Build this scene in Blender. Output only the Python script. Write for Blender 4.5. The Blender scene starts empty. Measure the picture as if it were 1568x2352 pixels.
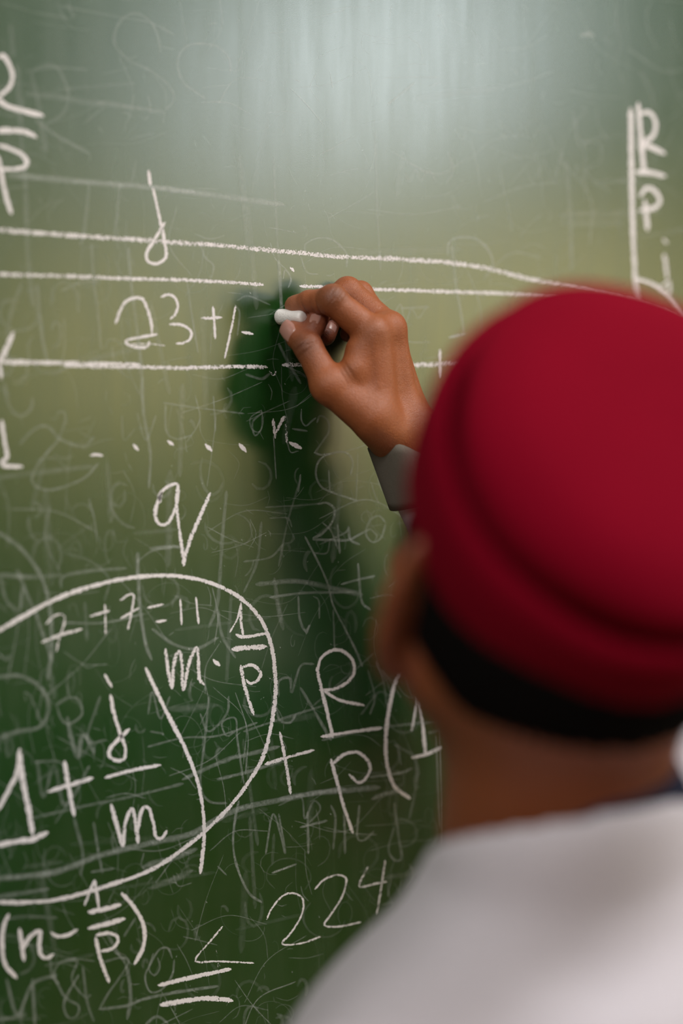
import bpy, bmesh, math, random
import numpy as np
from mathutils import Vector, Matrix

# ------------------------------------------------------------------ camera
S = bpy.context.scene
COL = S.collection
FPX = 4000.0                       # focal length in pixels of the 1568x2352 frame
CAM = np.array([0.0, -0.97, 1.70])
YAW = math.radians(43.0)
PITCH = math.atan2(306.0, FPX)
cam_d = bpy.data.cameras.new('camera')
cam_d.sensor_fit = 'VERTICAL'
cam_d.sensor_height = 36.0
cam_d.sensor_width = 24.0
cam_d.lens = FPX / 2352.0 * 36.0
cam_d.clip_start = 0.01
cam_d.dof.use_dof = True
cam_d.dof.focus_distance = 1.285
cam_d.dof.aperture_fstop = 1.9
cam_o = bpy.data.objects.new('camera', cam_d)
COL.objects.link(cam_o)
cam_o.location = CAM
cam_o.rotation_euler = (math.pi / 2 - PITCH, 0, -YAW)
S.camera = cam_o

S.view_settings.view_transform = 'Standard'
S.view_settings.look = 'None'
S.view_settings.gamma = 1.0
S.view_settings.use_curve_mapping = False
S.view_settings.exposure = 0.0
S.cycles.use_denoising = True
S.cycles.transparent_max_bounces = 48
S.cycles.max_bounces = 8
S.cycles.sample_clamp_indirect = 6.0

# ------------------------------------------------------------------ world and large lights
W = bpy.data.worlds.new('world')
S.world = W
W.use_nodes = True
W.node_tree.nodes['Background'].inputs[0].default_value = (0.75, 0.87, 1.0, 1)
W.node_tree.nodes['Background'].inputs[1].default_value = 1.0


def area(name, loc, target, sx, sy, power, color):
    d = bpy.data.lights.new(name, 'AREA')
    d.shape = 'RECTANGLE'
    d.size, d.size_y = sx, sy
    d.energy = power
    d.color = color
    o = bpy.data.objects.new(name, d)
    COL.objects.link(o)
    o.location = loc
    o.rotation_euler = (Vector(target) - Vector(loc)).to_track_quat('-Z', 'Y').to_euler()
    return o


ROOM_X0, ROOM_X1, ROOM_Y0, ROOM_Z1 = -4.2, 4.0, -7.0, 3.3
# upper window daylight is cool; unseen warm lights added for the board's olive reflection
WINDOWS = [(-3.55, -1.85, 1.45, 2.22), (-5.65, -3.75, 1.45, 2.22)]
ADDED_WARM_POWER = [15.0, 24.0]
UPPER = [(-4.05, -2.50, 2.36, 3.12)]
for (ya, yb, za, zb), bp in zip(WINDOWS, ADDED_WARM_POWER):
    area('added_warm_light', (ROOM_X1 - 0.05, (ya + yb) / 2, (za + zb) / 2), (0, (ya + yb) / 2, (za + zb) / 2), yb - ya - .1, zb - za - .1, bp, (1.0, 0.81, 0.39))
for ya, yb, za, zb in UPPER:
    area('window_daylight', (ROOM_X1 - 0.05, (ya + yb) / 2, (za + zb) / 2), (0, (ya + yb) / 2, (za + zb) / 2), yb - ya - .1, zb - za - .1, 42.0, (0.90, 0.96, 1.0))
# ceiling fluorescent fittings
LAMPS = [(-1.2, -1.15, 58.0), (1.35, -1.15, 46.0), (-1.2, -4.2, 12.0), (1.35, -4.2, 12.0)]
for lx, ly, lp in LAMPS:
    area('ceiling_lamp_light', (lx, ly, ROOM_Z1 - 0.12), (lx, ly, 0), 1.25, 0.28, lp, (1.0, 0.97, 0.94))

# ------------------------------------------------------------------ camera helpers
_f = np.array([math.sin(YAW) * math.cos(PITCH), math.cos(YAW) * math.cos(PITCH), -math.sin(PITCH)])
_r = np.array([math.cos(YAW), -math.sin(YAW), 0.0])
_u = np.cross(_r, _f)


def ray(px, py):
    return _f + _r * ((px - 784.0) / FPX) - _u * ((py - 1176.0) / FPX)


def at(px, py, Y):
    d = ray(px, py)
    return CAM + d * ((Y - CAM[1]) / d[1])


def cam(px, py, depth):
    return CAM + ray(px, py) * depth


# ------------------------------------------------------------------ object helpers
def tag(o, label=None, cat=None, group=None, kind=None):
    if label: o['label'] = label
    if cat: o['category'] = cat
    if group: o['group'] = group
    if kind: o['kind'] = kind
    return o


def empty(name, loc=(0, 0, 0)):
    o = bpy.data.objects.new(name, None)
    o.empty_display_size = 0.1
    COL.objects.link(o)
    o.location = loc
    return o


def link(name, me, mat, parent=None, smooth=True):
    o = bpy.data.objects.new(name, me)
    COL.objects.link(o)
    if mat is not None:
        me.materials.append(mat)
    if smooth:
        me.polygons.foreach_set('use_smooth', [True] * len(me.polygons))
    if parent is not None:
        o.parent = parent
        p = parent
        off = Vector((0, 0, 0))
        while p is not None:
            off += Vector(p.location)
            p = p.parent
        o.matrix_parent_inverse = Matrix.Translation(-off) if parent.parent is None else Matrix.Identity(4)
    return o


def mesh(name, verts, faces):
    me = bpy.data.meshes.new(name)
    me.from_pydata([tuple(map(float, v)) for v in verts], [], [tuple(map(int, f)) for f in faces])
    me.update()
    return me


def boxes(name, lst, bevel=0.0):
    """list of (x0,x1,y0,y1,z0,z1) -> one mesh"""
    bm = bmesh.new()
    for x0, x1, y0, y1, z0, z1 in lst:
        r = bmesh.ops.create_cube(bm, size=1.0)
        for v in r['verts']:
            v.co = Vector((x0 + (v.co.x + .5) * (x1 - x0), y0 + (v.co.y + .5) * (y1 - y0), z0 + (v.co.z + .5) * (z1 - z0)))
    if bevel > 0:
        bmesh.ops.bevel(bm, geom=list(bm.edges), offset=bevel, segments=2, affect='EDGES', profile=0.5)
    me = bpy.data.meshes.new(name)
    bm.to_mesh(me)
    bm.free()
    return me


# ------------------------------------------------------------------ materials
class NT:
    def __init__(self, name):
        self.m = bpy.data.materials.new(name)
        self.m.use_nodes = True
        self.t = self.m.node_tree
        self.b = self.t.nodes['Principled BSDF']
        self.out = self.t.nodes['Material Output']

    def n(self, typ, **kw):
        nd = self.t.nodes.new(typ)
        for k, v in kw.items():
            if k.startswith('i_'):
                nd.inputs[k[2:].replace('_', ' ')].default_value = v
            else:
                setattr(nd, k, v)
        return nd

    def l(self, a, b):
        self.t.links.new(a, b)

    def math(self, op, a, b=None, clamp=False):
        nd = self.t.nodes.new('ShaderNodeMath')
        nd.operation = op
        nd.use_clamp = clamp
        for i, x in enumerate((a, b)):
            if x is None: continue
            if isinstance(x, (int, float)): nd.inputs[i].default_value = x
            else: self.l(x, nd.inputs[i])
        return nd.outputs[0]

    def noise(self, scale, detail=3.0, rough=0.5, stretch=None, vec=None, dist=0.0):
        nd = self.t.nodes.new('ShaderNodeTexNoise')
        nd.inputs['Scale'].default_value = scale
        nd.inputs['Detail'].default_value = detail
        nd.inputs['Roughness'].default_value = rough
        nd.inputs['Distortion'].default_value = dist
        if vec is None:
            vec = self.n('ShaderNodeTexCoord').outputs['Object']
        if stretch:
            mp = self.n('ShaderNodeMapping')
            mp.inputs['Scale'].default_value = stretch
            self.l(vec, mp.inputs['Vector'])
            vec = mp.outputs[0]
        self.l(vec, nd.inputs['Vector'])
        return nd.outputs['Fac']

    def ramp(self, fac, stops):
        nd = self.t.nodes.new('ShaderNodeValToRGB')
        el = nd.color_ramp.elements
        el[0].position, el[0].color = stops[0][0], (*stops[0][1], 1)
        el[1].position, el[1].color = stops[-1][0], (*stops[-1][1], 1)
        for p, c in stops[1:-1]:
            e = el.new(p)
            e.color = (*c, 1)
        self.l(fac, nd.inputs[0])
        return nd.outputs[0]

    def mix(self, fac, a, b, blend='MIX'):
        nd = self.t.nodes.new('ShaderNodeMix')
        nd.data_type = 'RGBA'
        nd.blend_type = blend
        if isinstance(fac, (int, float)): nd.inputs[0].default_value = fac
        else: self.l(fac, nd.inputs[0])
        for i, x in ((6, a), (7, b)):
            if isinstance(x, tuple): nd.inputs[i].default_value = (*x, 1)
            else: self.l(x, nd.inputs[i])
        return nd.outputs[2]

    def bump(self, h, strength=0.3, dist=0.001, normal=None):
        nd = self.t.nodes.new('ShaderNodeBump')
        nd.inputs['Strength'].default_value = strength
        nd.inputs['Distance'].default_value = dist
        self.l(h, nd.inputs['Height'])
        if normal is not None: self.l(normal, nd.inputs['Normal'])
        return nd.outputs[0]

    def set(self, **kw):
        for k, v in kw.items():
            k = k.replace('_', ' ')
            if isinstance(v, tuple) and len(v) == 3 and k in ('Base Color', 'Sheen Tint', 'Specular Tint'):
                v = (*v, 1)
            if hasattr(v, 'is_linked'): self.l(v, self.b.inputs[k])
            else: self.b.inputs[k].default_value = v
        return self


def simple(name, col, rough=0.6, bump_scale=120.0, bump=0.15, var=0.12, **kw):
    t = NT(name)
    nz = t.noise(bump_scale, 4.0)
    c = t.mix(t.noise(bump_scale * 0.12, 3.0), tuple(x * (1 - var) for x in col), tuple(min(1, x * (1 + var)) for x in col))
    t.set(Base_Color=c, Roughness=rough, Normal=t.bump(nz, bump, 0.002), **kw)
    return t.m


def fabric(name, col, rough=0.9, weave=900.0, var=0.15, sheen=0.3, dist=0.0006):
    t = NT(name)
    tc = t.n('ShaderNodeTexCoord').outputs['Object']
    nz = t.noise(weave, 2.0, vec=tc)
    big = t.noise(26.0, 4.0, vec=tc)
    heather = t.noise(weave * 0.5, 3.0, vec=tc, stretch=(1, 1, 0.4))
    c = t.mix(big, tuple(x * (1 - var) for x in col), tuple(min(1, x * (1 + var)) for x in col))
    c = t.mix(t.math('MULTIPLY', heather, 0.35), c, tuple(x * 0.6 for x in col))
    t.set(Base_Color=c, Roughness=rough, Normal=t.bump(nz, 0.35, dist), Sheen_Weight=sheen, Sheen_Roughness=0.5)
    t.b.inputs['Sheen Tint'].default_value = (*[min(1, x * 1.6 + 0.05) for x in col], 1)
    t.b.inputs['Specular IOR Level'].default_value = 0.15
    return t.m

# ------------------------------------------------------------------ the room
M_wall = simple('wall_paint_warm', (0.42, 0.34, 0.22), 0.7, 60, 0.1, 0.04)
M_ceiling = simple('ceiling_paint', (0.78, 0.77, 0.72), 0.8, 60, 0.1, 0.03)
M_floor_wood = simple('floor_boards_brown', (0.16, 0.09, 0.05), 0.45, 30, 0.2, 0.2)
M_frame = simple('window_frame_white', (0.75, 0.75, 0.73), 0.4, 80, 0.05, 0.03)


def struct(name, me, mat, parent=None):
    o = link(name, me, mat, parent, smooth=False)
    if parent is None:
        o['kind'] = 'structure'
    return o


struct('floor', boxes('floor', [(ROOM_X0, ROOM_X1, ROOM_Y0, 0.03, -0.1, 0.0)]), M_floor_wood)
struct('ceiling', boxes('ceiling', [(ROOM_X0, ROOM_X1, ROOM_Y0, 0.03, ROOM_Z1, ROOM_Z1 + 0.1)]), M_ceiling)
struct('wall_front', boxes('wall_front', [(ROOM_X0, ROOM_X1, 0.03, 0.13, 0, ROOM_Z1)]), M_wall)
struct('wall_back', boxes('wall_back', [(ROOM_X0, ROOM_X1, ROOM_Y0 - 0.1, ROOM_Y0, 0, ROOM_Z1)]), M_wall)
struct('wall_left', boxes('wall_left', [(ROOM_X0 - 0.1, ROOM_X0, ROOM_Y0, 0.03, 0, ROOM_Z1)]), M_wall)
wx0, wx1 = ROOM_X1, ROOM_X1 + 0.12
wl = [(wx0, wx1, ROOM_Y0, 0.03, 0, 1.45), (wx0, wx1, ROOM_Y0, 0.03, 2.22, 2.36), (wx0, wx1, ROOM_Y0, 0.03, 3.12, ROOM_Z1)]
wl += [(wx0, wx1, a, b, 1.45, 2.22) for a, b in ((ROOM_Y0, -5.65), (-3.75, -3.55), (-1.85, 0.03))]
wl += [(wx0, wx1, a, b, 2.36, 3.12) for a, b in ((ROOM_Y0, -4.05), (-2.50, 0.03))]
struct('wall_right', boxes('wall_right', wl), M_wall)
tg = NT('window_glass')
tg.set(Base_Color=(0.95, 0.98, 1.0), Roughness=0.02, IOR=1.45)
tg.b.inputs['Transmission Weight'].default_value = 1.0
M_added_blind = fabric('ochre_added_blind', (0.62, 0.42, 0.16), 0.9, 600, 0.05, 0.1)  # unseen ochre blinds, added to go with the warm reflection lights
for i, (a, b, za, zb) in enumerate(WINDOWS + UPPER):
    x0, x1 = ROOM_X1 + 0.04, ROOM_X1 + 0.10
    fr = [(x0, x1, a, a + .05, za, zb), (x0, x1, b - .05, b, za, zb), (x0, x1, a + .05, b - .05, za, za + .05),
          (x0, x1, a + .05, b - .05, zb - .05, zb), (x0, x1, (a + b) / 2 - .03, (a + b) / 2 + .03, za + .05, zb - .05)]
    w = struct('window_%d' % (i + 1), boxes('window_frame', fr), M_frame)
    for pa, pb in ((a + .05, (a + b) / 2 - .03), ((a + b) / 2 + .03, b - .05)):
        struct('pane', boxes('pane', [(x0 + .03, x0 + .036, pa, pb, za + .05, zb - .05)]), tg.m, w)
    if i < 2:
        struct('added_blind', boxes('added_blind', [(ROOM_X1 + .012, ROOM_X1 + .016, a + .01, b - .01, za + .01, zb - .01)]), M_added_blind, w)

# ------------------------------------------------------------------ the chalkboard
BX0, BX1, BZ0, BZ1 = -1.2, 3.0, 0.75, 2.45
t = NT('chalkboard_enamel_green')
tc = t.n('ShaderNodeTexCoord').outputs['Object']
streak = t.noise(55.0, 4.0, 0.6, (1, 1, 0.12), tc)
cloud = t.noise(7.0, 4.0, 0.6, (1, 1, 0.8), tc)
fine = t.noise(900.0, 2.0, 0.6, None, tc)
hstreak = t.noise(30.0, 4.0, 0.65, (0.15, 1, 1), tc)
base = t.mix(cloud, (0.0020, 0.035, 0.0023), (0.0043, 0.045, 0.0036))
dust = t.math('MULTIPLY', t.math('POWER', streak, 2.2), 0.07)
dust = t.math('ADD', dust, t.math('MULTIPLY', t.math('POWER', hstreak, 3.0), 0.05))
dust = t.math('MULTIPLY', dust, t.math('ADD', 0.25, t.math('MULTIPLY', fine, 1.1)))
dust = t.math('MULTIPLY', dust, t.math('ADD', 0.3, t.math('MULTIPLY', cloud, 1.0)), True)
colr = t.mix(dust, base, (0.46, 0.47, 0.44))
rough = t.math('ADD', 0.21, t.math('MULTIPLY', streak, 0.10))
t.set(Base_Color=colr, Roughness=rough, Normal=t.bump(t.noise(1400.0, 2.0, 0.5, None, tc), 0.06, 0.0003))
t.b.inputs['Specular IOR Level'].default_value = 0.9
M_board = t.m
M_alu = simple('brushed_aluminium', (0.55, 0.55, 0.54), 0.35, 200, 0.05, 0.05, Metallic=0.9)
M_tray = simple('wooden_tray', (0.28, 0.17, 0.09), 0.5, 50, 0.2, 0.2)

board = empty('chalkboard', ((BX0 + BX1) / 2, 0, BZ0))
tag(board, 'green chalkboard covered with white chalk formulas and half erased scribbles', 'chalkboard')
link('writing_surface', boxes('writing_surface', [(BX0, BX1, 0.0, 0.029, BZ0, BZ1)]), M_board, board, False)
for nm, b in (('frame_rail', (BX0 - .03, BX1 + .03, -.012, .029, BZ1, BZ1 + .03)), ('frame_rail', (BX0 - .03, BX1 + .03, -.012, .029, BZ0 - .03, BZ0)),
              ('frame_stile', (BX0 - .03, BX0, -.012, .029, BZ0, BZ1)), ('frame_stile', (BX1, BX1 + .03, -.012, .029, BZ0, BZ1))):
    link(nm, boxes(nm, [b], 0.003), M_alu, board, False)
link('chalk_tray', boxes('chalk_tray', [(BX0, BX1, -.09, .029, BZ0 - .055, BZ0 - .04), (BX0, BX1, -.09, -.08, BZ0 - .04, BZ0 - .015)]), M_tray, board, False)

# chalk laid on the board: ragged, grainy ribbons
def chalk_mat(name, ghost):
    t = NT(name)
    tc = t.n('ShaderNodeTexCoord').outputs['Object']
    cov = t.n('ShaderNodeAttribute', attribute_name='cov').outputs['Fac']
    edge = t.n('ShaderNodeAttribute', attribute_name='edge').outputs['Fac']
    g = t.math('ADD', t.math('MULTIPLY', t.noise(700.0, 3.0, 0.62, None, tc), 0.62), t.math('MULTIPLY', t.noise(260.0, 2.0, 0.5, None, tc), 0.38))
    if not ghost:
        e3 = t.math('POWER', edge, 3.0)
        thr = t.math('ADD', t.math('SUBTRACT', 0.67, t.math('MULTIPLY', cov, 0.31)), t.math('MULTIPLY', e3, 0.22))
        fac = t.math('MULTIPLY', t.math('ADD', t.math('SUBTRACT', g, thr), 0.04), 11.0, True)
        fac = t.math('MULTIPLY', fac, 0.93)
    else:
        e2 = t.math('SUBTRACT', 1.0, t.math('POWER', edge, 2.0))
        gg = t.math('MULTIPLY', t.math('SUBTRACT', g, 0.36), 3.2, True)
        big = t.math('MULTIPLY', t.math('SUBTRACT', t.noise(40.0, 3.0, 0.6, None, tc), 0.25), 1.8, True)
        fac = t.math('MULTIPLY', t.math('MULTIPLY', t.math('MULTIPLY', cov, e2), t.math('ADD', 0.20, t.math('MULTIPLY', gg, 0.75))), t.math('ADD', 0.35, t.math('MULTIPLY', big, 0.65)), True)
    t.set(Base_Color=(0.76, 0.72, 0.73) if not ghost else (0.72, 0.75, 0.73), Roughness=0.95)
    t.b.inputs['Specular IOR Level'].default_value = 0.1
    tr = t.n('ShaderNodeBsdfTransparent')
    mx = t.n('ShaderNodeMixShader')
    t.l(fac, mx.inputs[0]); t.l(tr.outputs[0], mx.inputs[1]); t.l(t.b.outputs[0], mx.inputs[2])
    t.l(mx.outputs[0], t.out.inputs['Surface'])
    return t.m


M_chalk = chalk_mat('chalk_line_white', False)
M_ghost = chalk_mat('chalk_trace_erased', True)


def spline(pts, step=4.0):
    P = np.array(pts, float)
    if len(P) == 2:
        n = max(2, int(np.linalg.norm(P[1] - P[0]) / step))
        return P[0] + (P[1] - P[0]) * np.linspace(0, 1, n + 1)[:, None]
    E = np.vstack([2 * P[0] - P[1], P, 2 * P[-1] - P[-2]])
    out = []
    for i in range(1, len(E) - 2):
        p0, p1, p2, p3 = E[i - 1], E[i], E[i + 1], E[i + 2]
        n = max(1, int(np.linalg.norm(p2 - p1) / step))
        for s in np.arange(n) / n:
            out.append(0.5 * (2 * p1 + (p2 - p0) * s + (2 * p0 - 5 * p1 + 4 * p2 - p3) * s ** 2 + (3 * p1 - p0 - 3 * p2 + p3) * s ** 3))
    out.append(E[-2])
    return np.array(out)


RNG = np.random.default_rng(7)
LIFT = [0.00004]


def ribbon(strokes, step=4.0):
    """strokes: list of (points, width_px, coverage). Returns verts, faces, cov, edge lying on the board plane."""
    V, F, CV, ED = [], [], [], []
    for pts, w, c in strokes:
        LIFT[0] = 0.00004 + (LIFT[0] - 0.00004 + 0.0000006) % 0.00016
        Y = -LIFT[0]
        P = spline(pts, step)
        T = np.gradient(P, axis=0)
        T /= np.maximum(np.linalg.norm(T, axis=1), 1e-6)[:, None]
        N = np.stack([-T[:, 1], T[:, 0]], 1)
        n = len(P)
        hw = w / 2 * (1 + 0.10 * np.interp(np.arange(n), np.arange(0, n + 6, 5), RNG.normal(0, 1, len(np.arange(0, n + 6, 5)))))
        ends = np.minimum(np.arange(n), np.arange(n)[::-1]) * step
        hw = hw * np.clip(0.55 + 0.45 * ends / max(w * .6, 1), 0, 1)
        P = np.vstack([P[0] - T[0] * w * .3, P, P[-1] + T[-1] * w * .3])
        N = np.vstack([N[0], N, N[-1]]); hw = np.concatenate([[hw[0] * .7], hw, [hw[-1] * .7]])
        n += 2
        b = len(V)
        for i in range(n):
            ed = 1.0 if i in (0, n - 1) else 0.0
            for s in (-1, 0, 1):
                q = P[i] + N[i] * hw[i] * s
                V.append(at(q[0], q[1], Y)); CV.append(c); ED.append(max(abs(s), ed * .8))
        for i in range(n - 1):
            a = b + 3 * i
            F += [(a, a + 1, a + 4, a + 3), (a + 1, a + 2, a + 5, a + 4)]
    return V, F, CV, ED


def chalk(name, strokes, label=None, ghost=False, kind=None):
    V, F, CV, ED = ribbon(strokes)
    me = mesh(name, V, F)
    for an, dat in (('cov', CV), ('edge', ED)):
        a = me.attributes.new(an, 'FLOAT', 'POINT')
        a.data.foreach_set('value', np.array(dat, np.float32))
    o = link(name, me, M_ghost if ghost else M_chalk, board)
    tag(o, label, kind=kind)
    return o


A, B_, G_ = 1.0, 0.8, 0.62
L = 'chalk_letter'; NU = 'chalk_numeral'; SY = 'chalk_symbol'; LI = 'chalk_line'
chalk(L, [([(-4, 131), (8, 128), (22, 150), (29, 175), (22, 200), (8, 213), (-4, 222)], 11, A), ([(-4, 228), (15, 243), (55, 255), (97, 265)], 13, A)], 'letter R cut by the left side of the view')
chalk(LI, [([(-6, 300), (40, 300), (65, 305), (82, 314)], 14, A)], 'fraction bar under the left letter R')
chalk(L, [([(-3, 333), (25, 342), (50, 355), (62, 370), (58, 382), (40, 388), (-4, 388)], 11, A), ([(-4, 360), (3, 400), (15, 455), (26, 490)], 11, A)], 'letter p below the left fraction bar')
chalk(L, [([(341, 393), (345, 425)], 9, A), ([(351, 432), (362, 480), (371, 522)], 7, A),
          ([(378, 512), (355, 550), (338, 578), (338, 598), (355, 606), (372, 600), (382, 585), (378, 555), (373, 525)], 8, A)], 'letter j above the upper ruled line')
chalk(LI, [([(-5, 528), (100, 536), (200, 543), (300, 549), (400, 557), (500, 563), (580, 571), (700, 582), (784, 590), (880, 593), (960, 598), (1040, 604), (1120, 617), (1200, 637), (1280, 655), (1345, 668), (1400, 681), (1470, 700), (1560, 735)], 14, 0.70)], 'upper long grainy chalk line')
chalk(LI, [([(-5, 630), (150, 634), (300, 640), (450, 644), (604, 654)], 11, 0.74), ([(690, 657), (765, 660), (845, 664), (950, 667), (1050, 671), (1150, 674), (1235, 682), (1320, 692)], 11, 0.74)], 'middle long chalk line')
chalk(LI, [([(10, 832), (100, 833), (200, 835), (320, 838)], 13, 0.8), ([(150, 840), (320, 843), (430, 845), (520, 842), (612, 843)], 12, 0.72), ([(650, 838), (735, 838), (840, 838), (938, 838), (1045, 836), (1100, 834)], 14, 0.68)], 'lower long chalk line')
chalk(NU, [([(266, 742), (275, 715), (290, 692), (310, 684), (328, 688), (340, 715), (348, 745), (348, 768)], 8, .9), ([(360, 768), (320, 775), (290, 782), (295, 792), (320, 798), (338, 796), (343, 785)], 8, .9), ([(300, 790), (345, 790), (378, 794)], 4, .7)], 'numeral 2 in the sum 23')
chalk(NU, [([(370, 682), (385, 677), (400, 682), (408, 700), (403, 720), (392, 732)], 7, .9), ([(390, 745), (410, 745), (430, 752), (440, 765), (435, 780), (420, 788), (405, 789)], 7, .9)], 'numeral 3 in the sum 23')
chalk(SY, [([(463, 731), (508, 729)], 8, .85), ([(489, 705), (492, 740), (494, 777)], 7, .9)], 'plus sign after 23')
chalk(SY, [([(541, 703), (530, 760), (516, 822)], 6, .9)], 'slash after the plus sign')
chalk(SY, [([(557, 763), (580, 767)], 9, .95)], 'short minus sign under the chalk')
chalk(SY, [([(30, 765), (15, 800), (-2, 838)], 14, .85), ([(-1, 838), (3, 870)], 11, .8)], 'arrow tip at the left end of the lower line')
chalk(L, [([(4, 966), (10, 1010), (16, 1048), (5, 1060), (5, 1068)], 9, A), ([(5, 1070), (50, 1072)], 10, A)], 'letter L at the left side')
for p in ([(208, 1046), (218, 1044), (235, 1046)], [(308, 1023), (316, 1032)], [(387, 1014), (397, 1021)], [(473, 1022), (485, 1034)], [(550, 1021), (564, 1036)], [(666, 1017), (690, 1029)]):
    chalk('chalk_dot', [(p, 6 if len(p) == 3 else 11, A)])
chalk(L, [([(627, 962), (632, 1005)], 10, .7), ([(632, 996), (652, 957)], 10, .8), ([(654, 955), (657, 990), (659, 1018)], 8, .55)], 'faint letter n beside the dots')
chalk(L, [([(368, 1152), (366, 1140), (376, 1124), (394, 1113), (408, 1112), (408, 1135), (402, 1170), (386, 1200), (369, 1205), (358, 1190), (358, 1165), (371, 1132)], 9, .9), ([(407, 1120), (405, 1160), (411, 1210), (417, 1255), (422, 1298)], 9, .85), ([(482, 1133), (460, 1185), (440, 1230), (427, 1270), (422, 1298)], 11, .82)], 'large letter q above the oval')
chalk(LI, [([(-5, 1450), (60, 1412), (130, 1375), (200, 1350), (280, 1330), (360, 1322), (430, 1326), (500, 1345), (560, 1380), (600, 1425), (622, 1480), (631, 1540), (632, 1600), (622, 1670), (605, 1735), (575, 1790), (530, 1850), (470, 1910), (420, 1950), (370, 1985), (320, 2010), (260, 2030), (190, 2052), (120, 2068), (50, 2073), (-5, 2072)], 11, .92)], 'large oval drawn around a formula')
chalk(NU, [([(106, 1433), (125, 1415), (145, 1412), (148, 1430), (135, 1470), (130, 1495)], 6, .75), ([(97, 1475), (140, 1458), (188, 1445)], 8, .85)], 'first crossed numeral 7 inside the oval')
chalk(SY, [([(208, 1415), (250, 1403)], 7, .95), ([(241, 1388), (243, 1458)], 5, .85)], 'plus sign between the two sevens')
chalk(NU, [([(277, 1378), (295, 1366), (307, 1368), (303, 1400), (294, 1445)], 6, .85), ([(278, 1420), (318, 1397)], 6, .85)], 'second crossed numeral 7 inside the oval')
chalk(SY, [([(340, 1396), (374, 1388)], 7, .9), ([(360, 1428), (380, 1425)], 8, .95)], 'equals sign before 11')
chalk(NU, [([(414, 1378), (417, 1434)], 6, .95)], 'left stroke of 11'); chalk(NU, [([(450, 1373), (456, 1432)], 6, .95)], 'right stroke of 11')
chalk(L, [([(380, 1492), (386, 1540), (394, 1580)], 10, .88), ([(396, 1580), (400, 1520), (412, 1497), (418, 1530), (420, 1585)], 10, .8), ([(422, 1585), (435, 1520), (452, 1488), (456, 1530), (458, 1560), (468, 1572)], 9, .85)], 'letter m in the exponent')
chalk('chalk_dot', [([(492, 1518), (502, 1526)], 16, A)], 'dot after the exponent m')
chalk(NU, [([(528, 1452), (545, 1420), (553, 1386)], 5, .9), ([(553, 1386), (553, 1425), (558, 1458)], 8, .85), ([(543, 1458), (560, 1463), (612, 1455)], 9, .92)], 'numeral 1 over the small fraction bar in the oval')
chalk(LI, [([(533, 1491), (570, 1488), (610, 1485)], 14, .88)], 'small fraction bar in the oval')
chalk(L, [([(553, 1530), (560, 1570), (570, 1605), (582, 1640)], 10, .85), ([(555, 1532), (580, 1528), (598, 1545), (592, 1562), (575, 1570), (566, 1562)], 9, .92)], 'letter p under the small fraction bar in the oval')
chalk(L, [([(241, 1550), (256, 1577)], 8, A), ([(254, 1597), (262, 1640), (278, 1690), (288, 1720), (285, 1742), (270, 1747), (252, 1738), (252, 1722), (265, 1705), (296, 1675)], 9, .97)], 'letter j over m in the oval')
chalk(LI, [([(243, 1786), (300, 1770), (368, 1757)], 9, .9)], 'fraction bar between j and m')
chalk(L, [([(256, 1850), (268, 1895), (282, 1945)], 11, .95), ([(282, 1945), (288, 1890), (303, 1858), (312, 1895), (317, 1935)], 10, .93), ([(317, 1905), (325, 1862), (340, 1855), (352, 1890), (358, 1922), (372, 1925), (383, 1908)], 9, .95)], 'letter m under the fraction bar in the oval')
chalk(SY, [([(335, 1535), (360, 1590), (395, 1660), (430, 1730), (455, 1800), (467, 1870), (468, 1930), (460, 2005)], 10, .95)], 'closing parenthesis crossing the oval')
chalk(NU, [([(-5, 1860), (20, 1815), (40, 1770), (45, 1722)], 11, A), ([(45, 1722), (52, 1790), (64, 1850), (75, 1915)], 13, .95), ([(-5, 1942), (40, 1932), (75, 1928), (108, 1912)], 13, .95)], 'large numeral 1 at the left side')
chalk(SY, [([(112, 1818), (160, 1803), (212, 1787)], 11, .95), ([(148, 1750), (158, 1810), (170, 1872)], 12, .95)], 'plus sign after the large 1')
chalk(SY, [([(610, 1755), (665, 1738), (720, 1723)], 9, .9), ([(643, 1683), (655, 1745), (667, 1822)], 9, .9)], 'plus sign right of the oval')
chalk(L, [([(730, 1540), (735, 1515), (755, 1497), (780, 1493), (805, 1510), (814, 1535), (808, 1555), (790, 1572), (765, 1583), (735, 1585)], 8, .95), ([(727, 1535), (740, 1590), (752, 1640), (764, 1692)], 9, .95), ([(737, 1583), (780, 1608), (835, 1620)], 8, .95)], 'letter R beside the shoulder')
chalk(LI, [([(738, 1692), (800, 1682), (875, 1672)], 9, .95)], 'fraction bar under R')
chalk(L, [([(763, 1755), (790, 1733), (820, 1728), (840, 1742), (850, 1765), (838, 1790), (822, 1797), (803, 1780)], 9, .92), ([(760, 1745), (775, 1800), (790, 1855), (810, 1912)], 9, .95)], 'letter p under the fraction bar beside the neck')
chalk(SY, [([(925, 1528), (905, 1575), (893, 1630), (886, 1690), (888, 1750), (905, 1805), (940, 1833)], 10, .97)], 'opening parenthesis beside the neck')
chalk(NU, [([(945, 1677), (955, 1630), (961, 1595)], 8, .9), ([(961, 1595), (970, 1650), (977, 1735)], 9, .93), ([(947, 1740), (980, 1732), (1016, 1716)], 9, .95)], 'numeral 1 beside the neck')
chalk('chalk_dot', [([(1008, 1658), (1014, 1662)], 9, .9)], 'dot right of the numeral 1')
chalk(SY, [([(20, 2100), (8, 2130), (5, 2170), (12, 2215), (37, 2245)], 11, A)], 'opening parenthesis in the lowest formula')
chalk(L, [([(45, 2135), (55, 2205)], 11, A), ([(52, 2180), (70, 2150), (92, 2140), (90, 2170), (95, 2195), (108, 2200), (122, 2192)], 10, A)], 'letter n in the lowest formula')
chalk(SY, [([(118, 2142), (130, 2150), (155, 2148), (176, 2136)], 9, A)], 'minus sign in the lowest formula')
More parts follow.
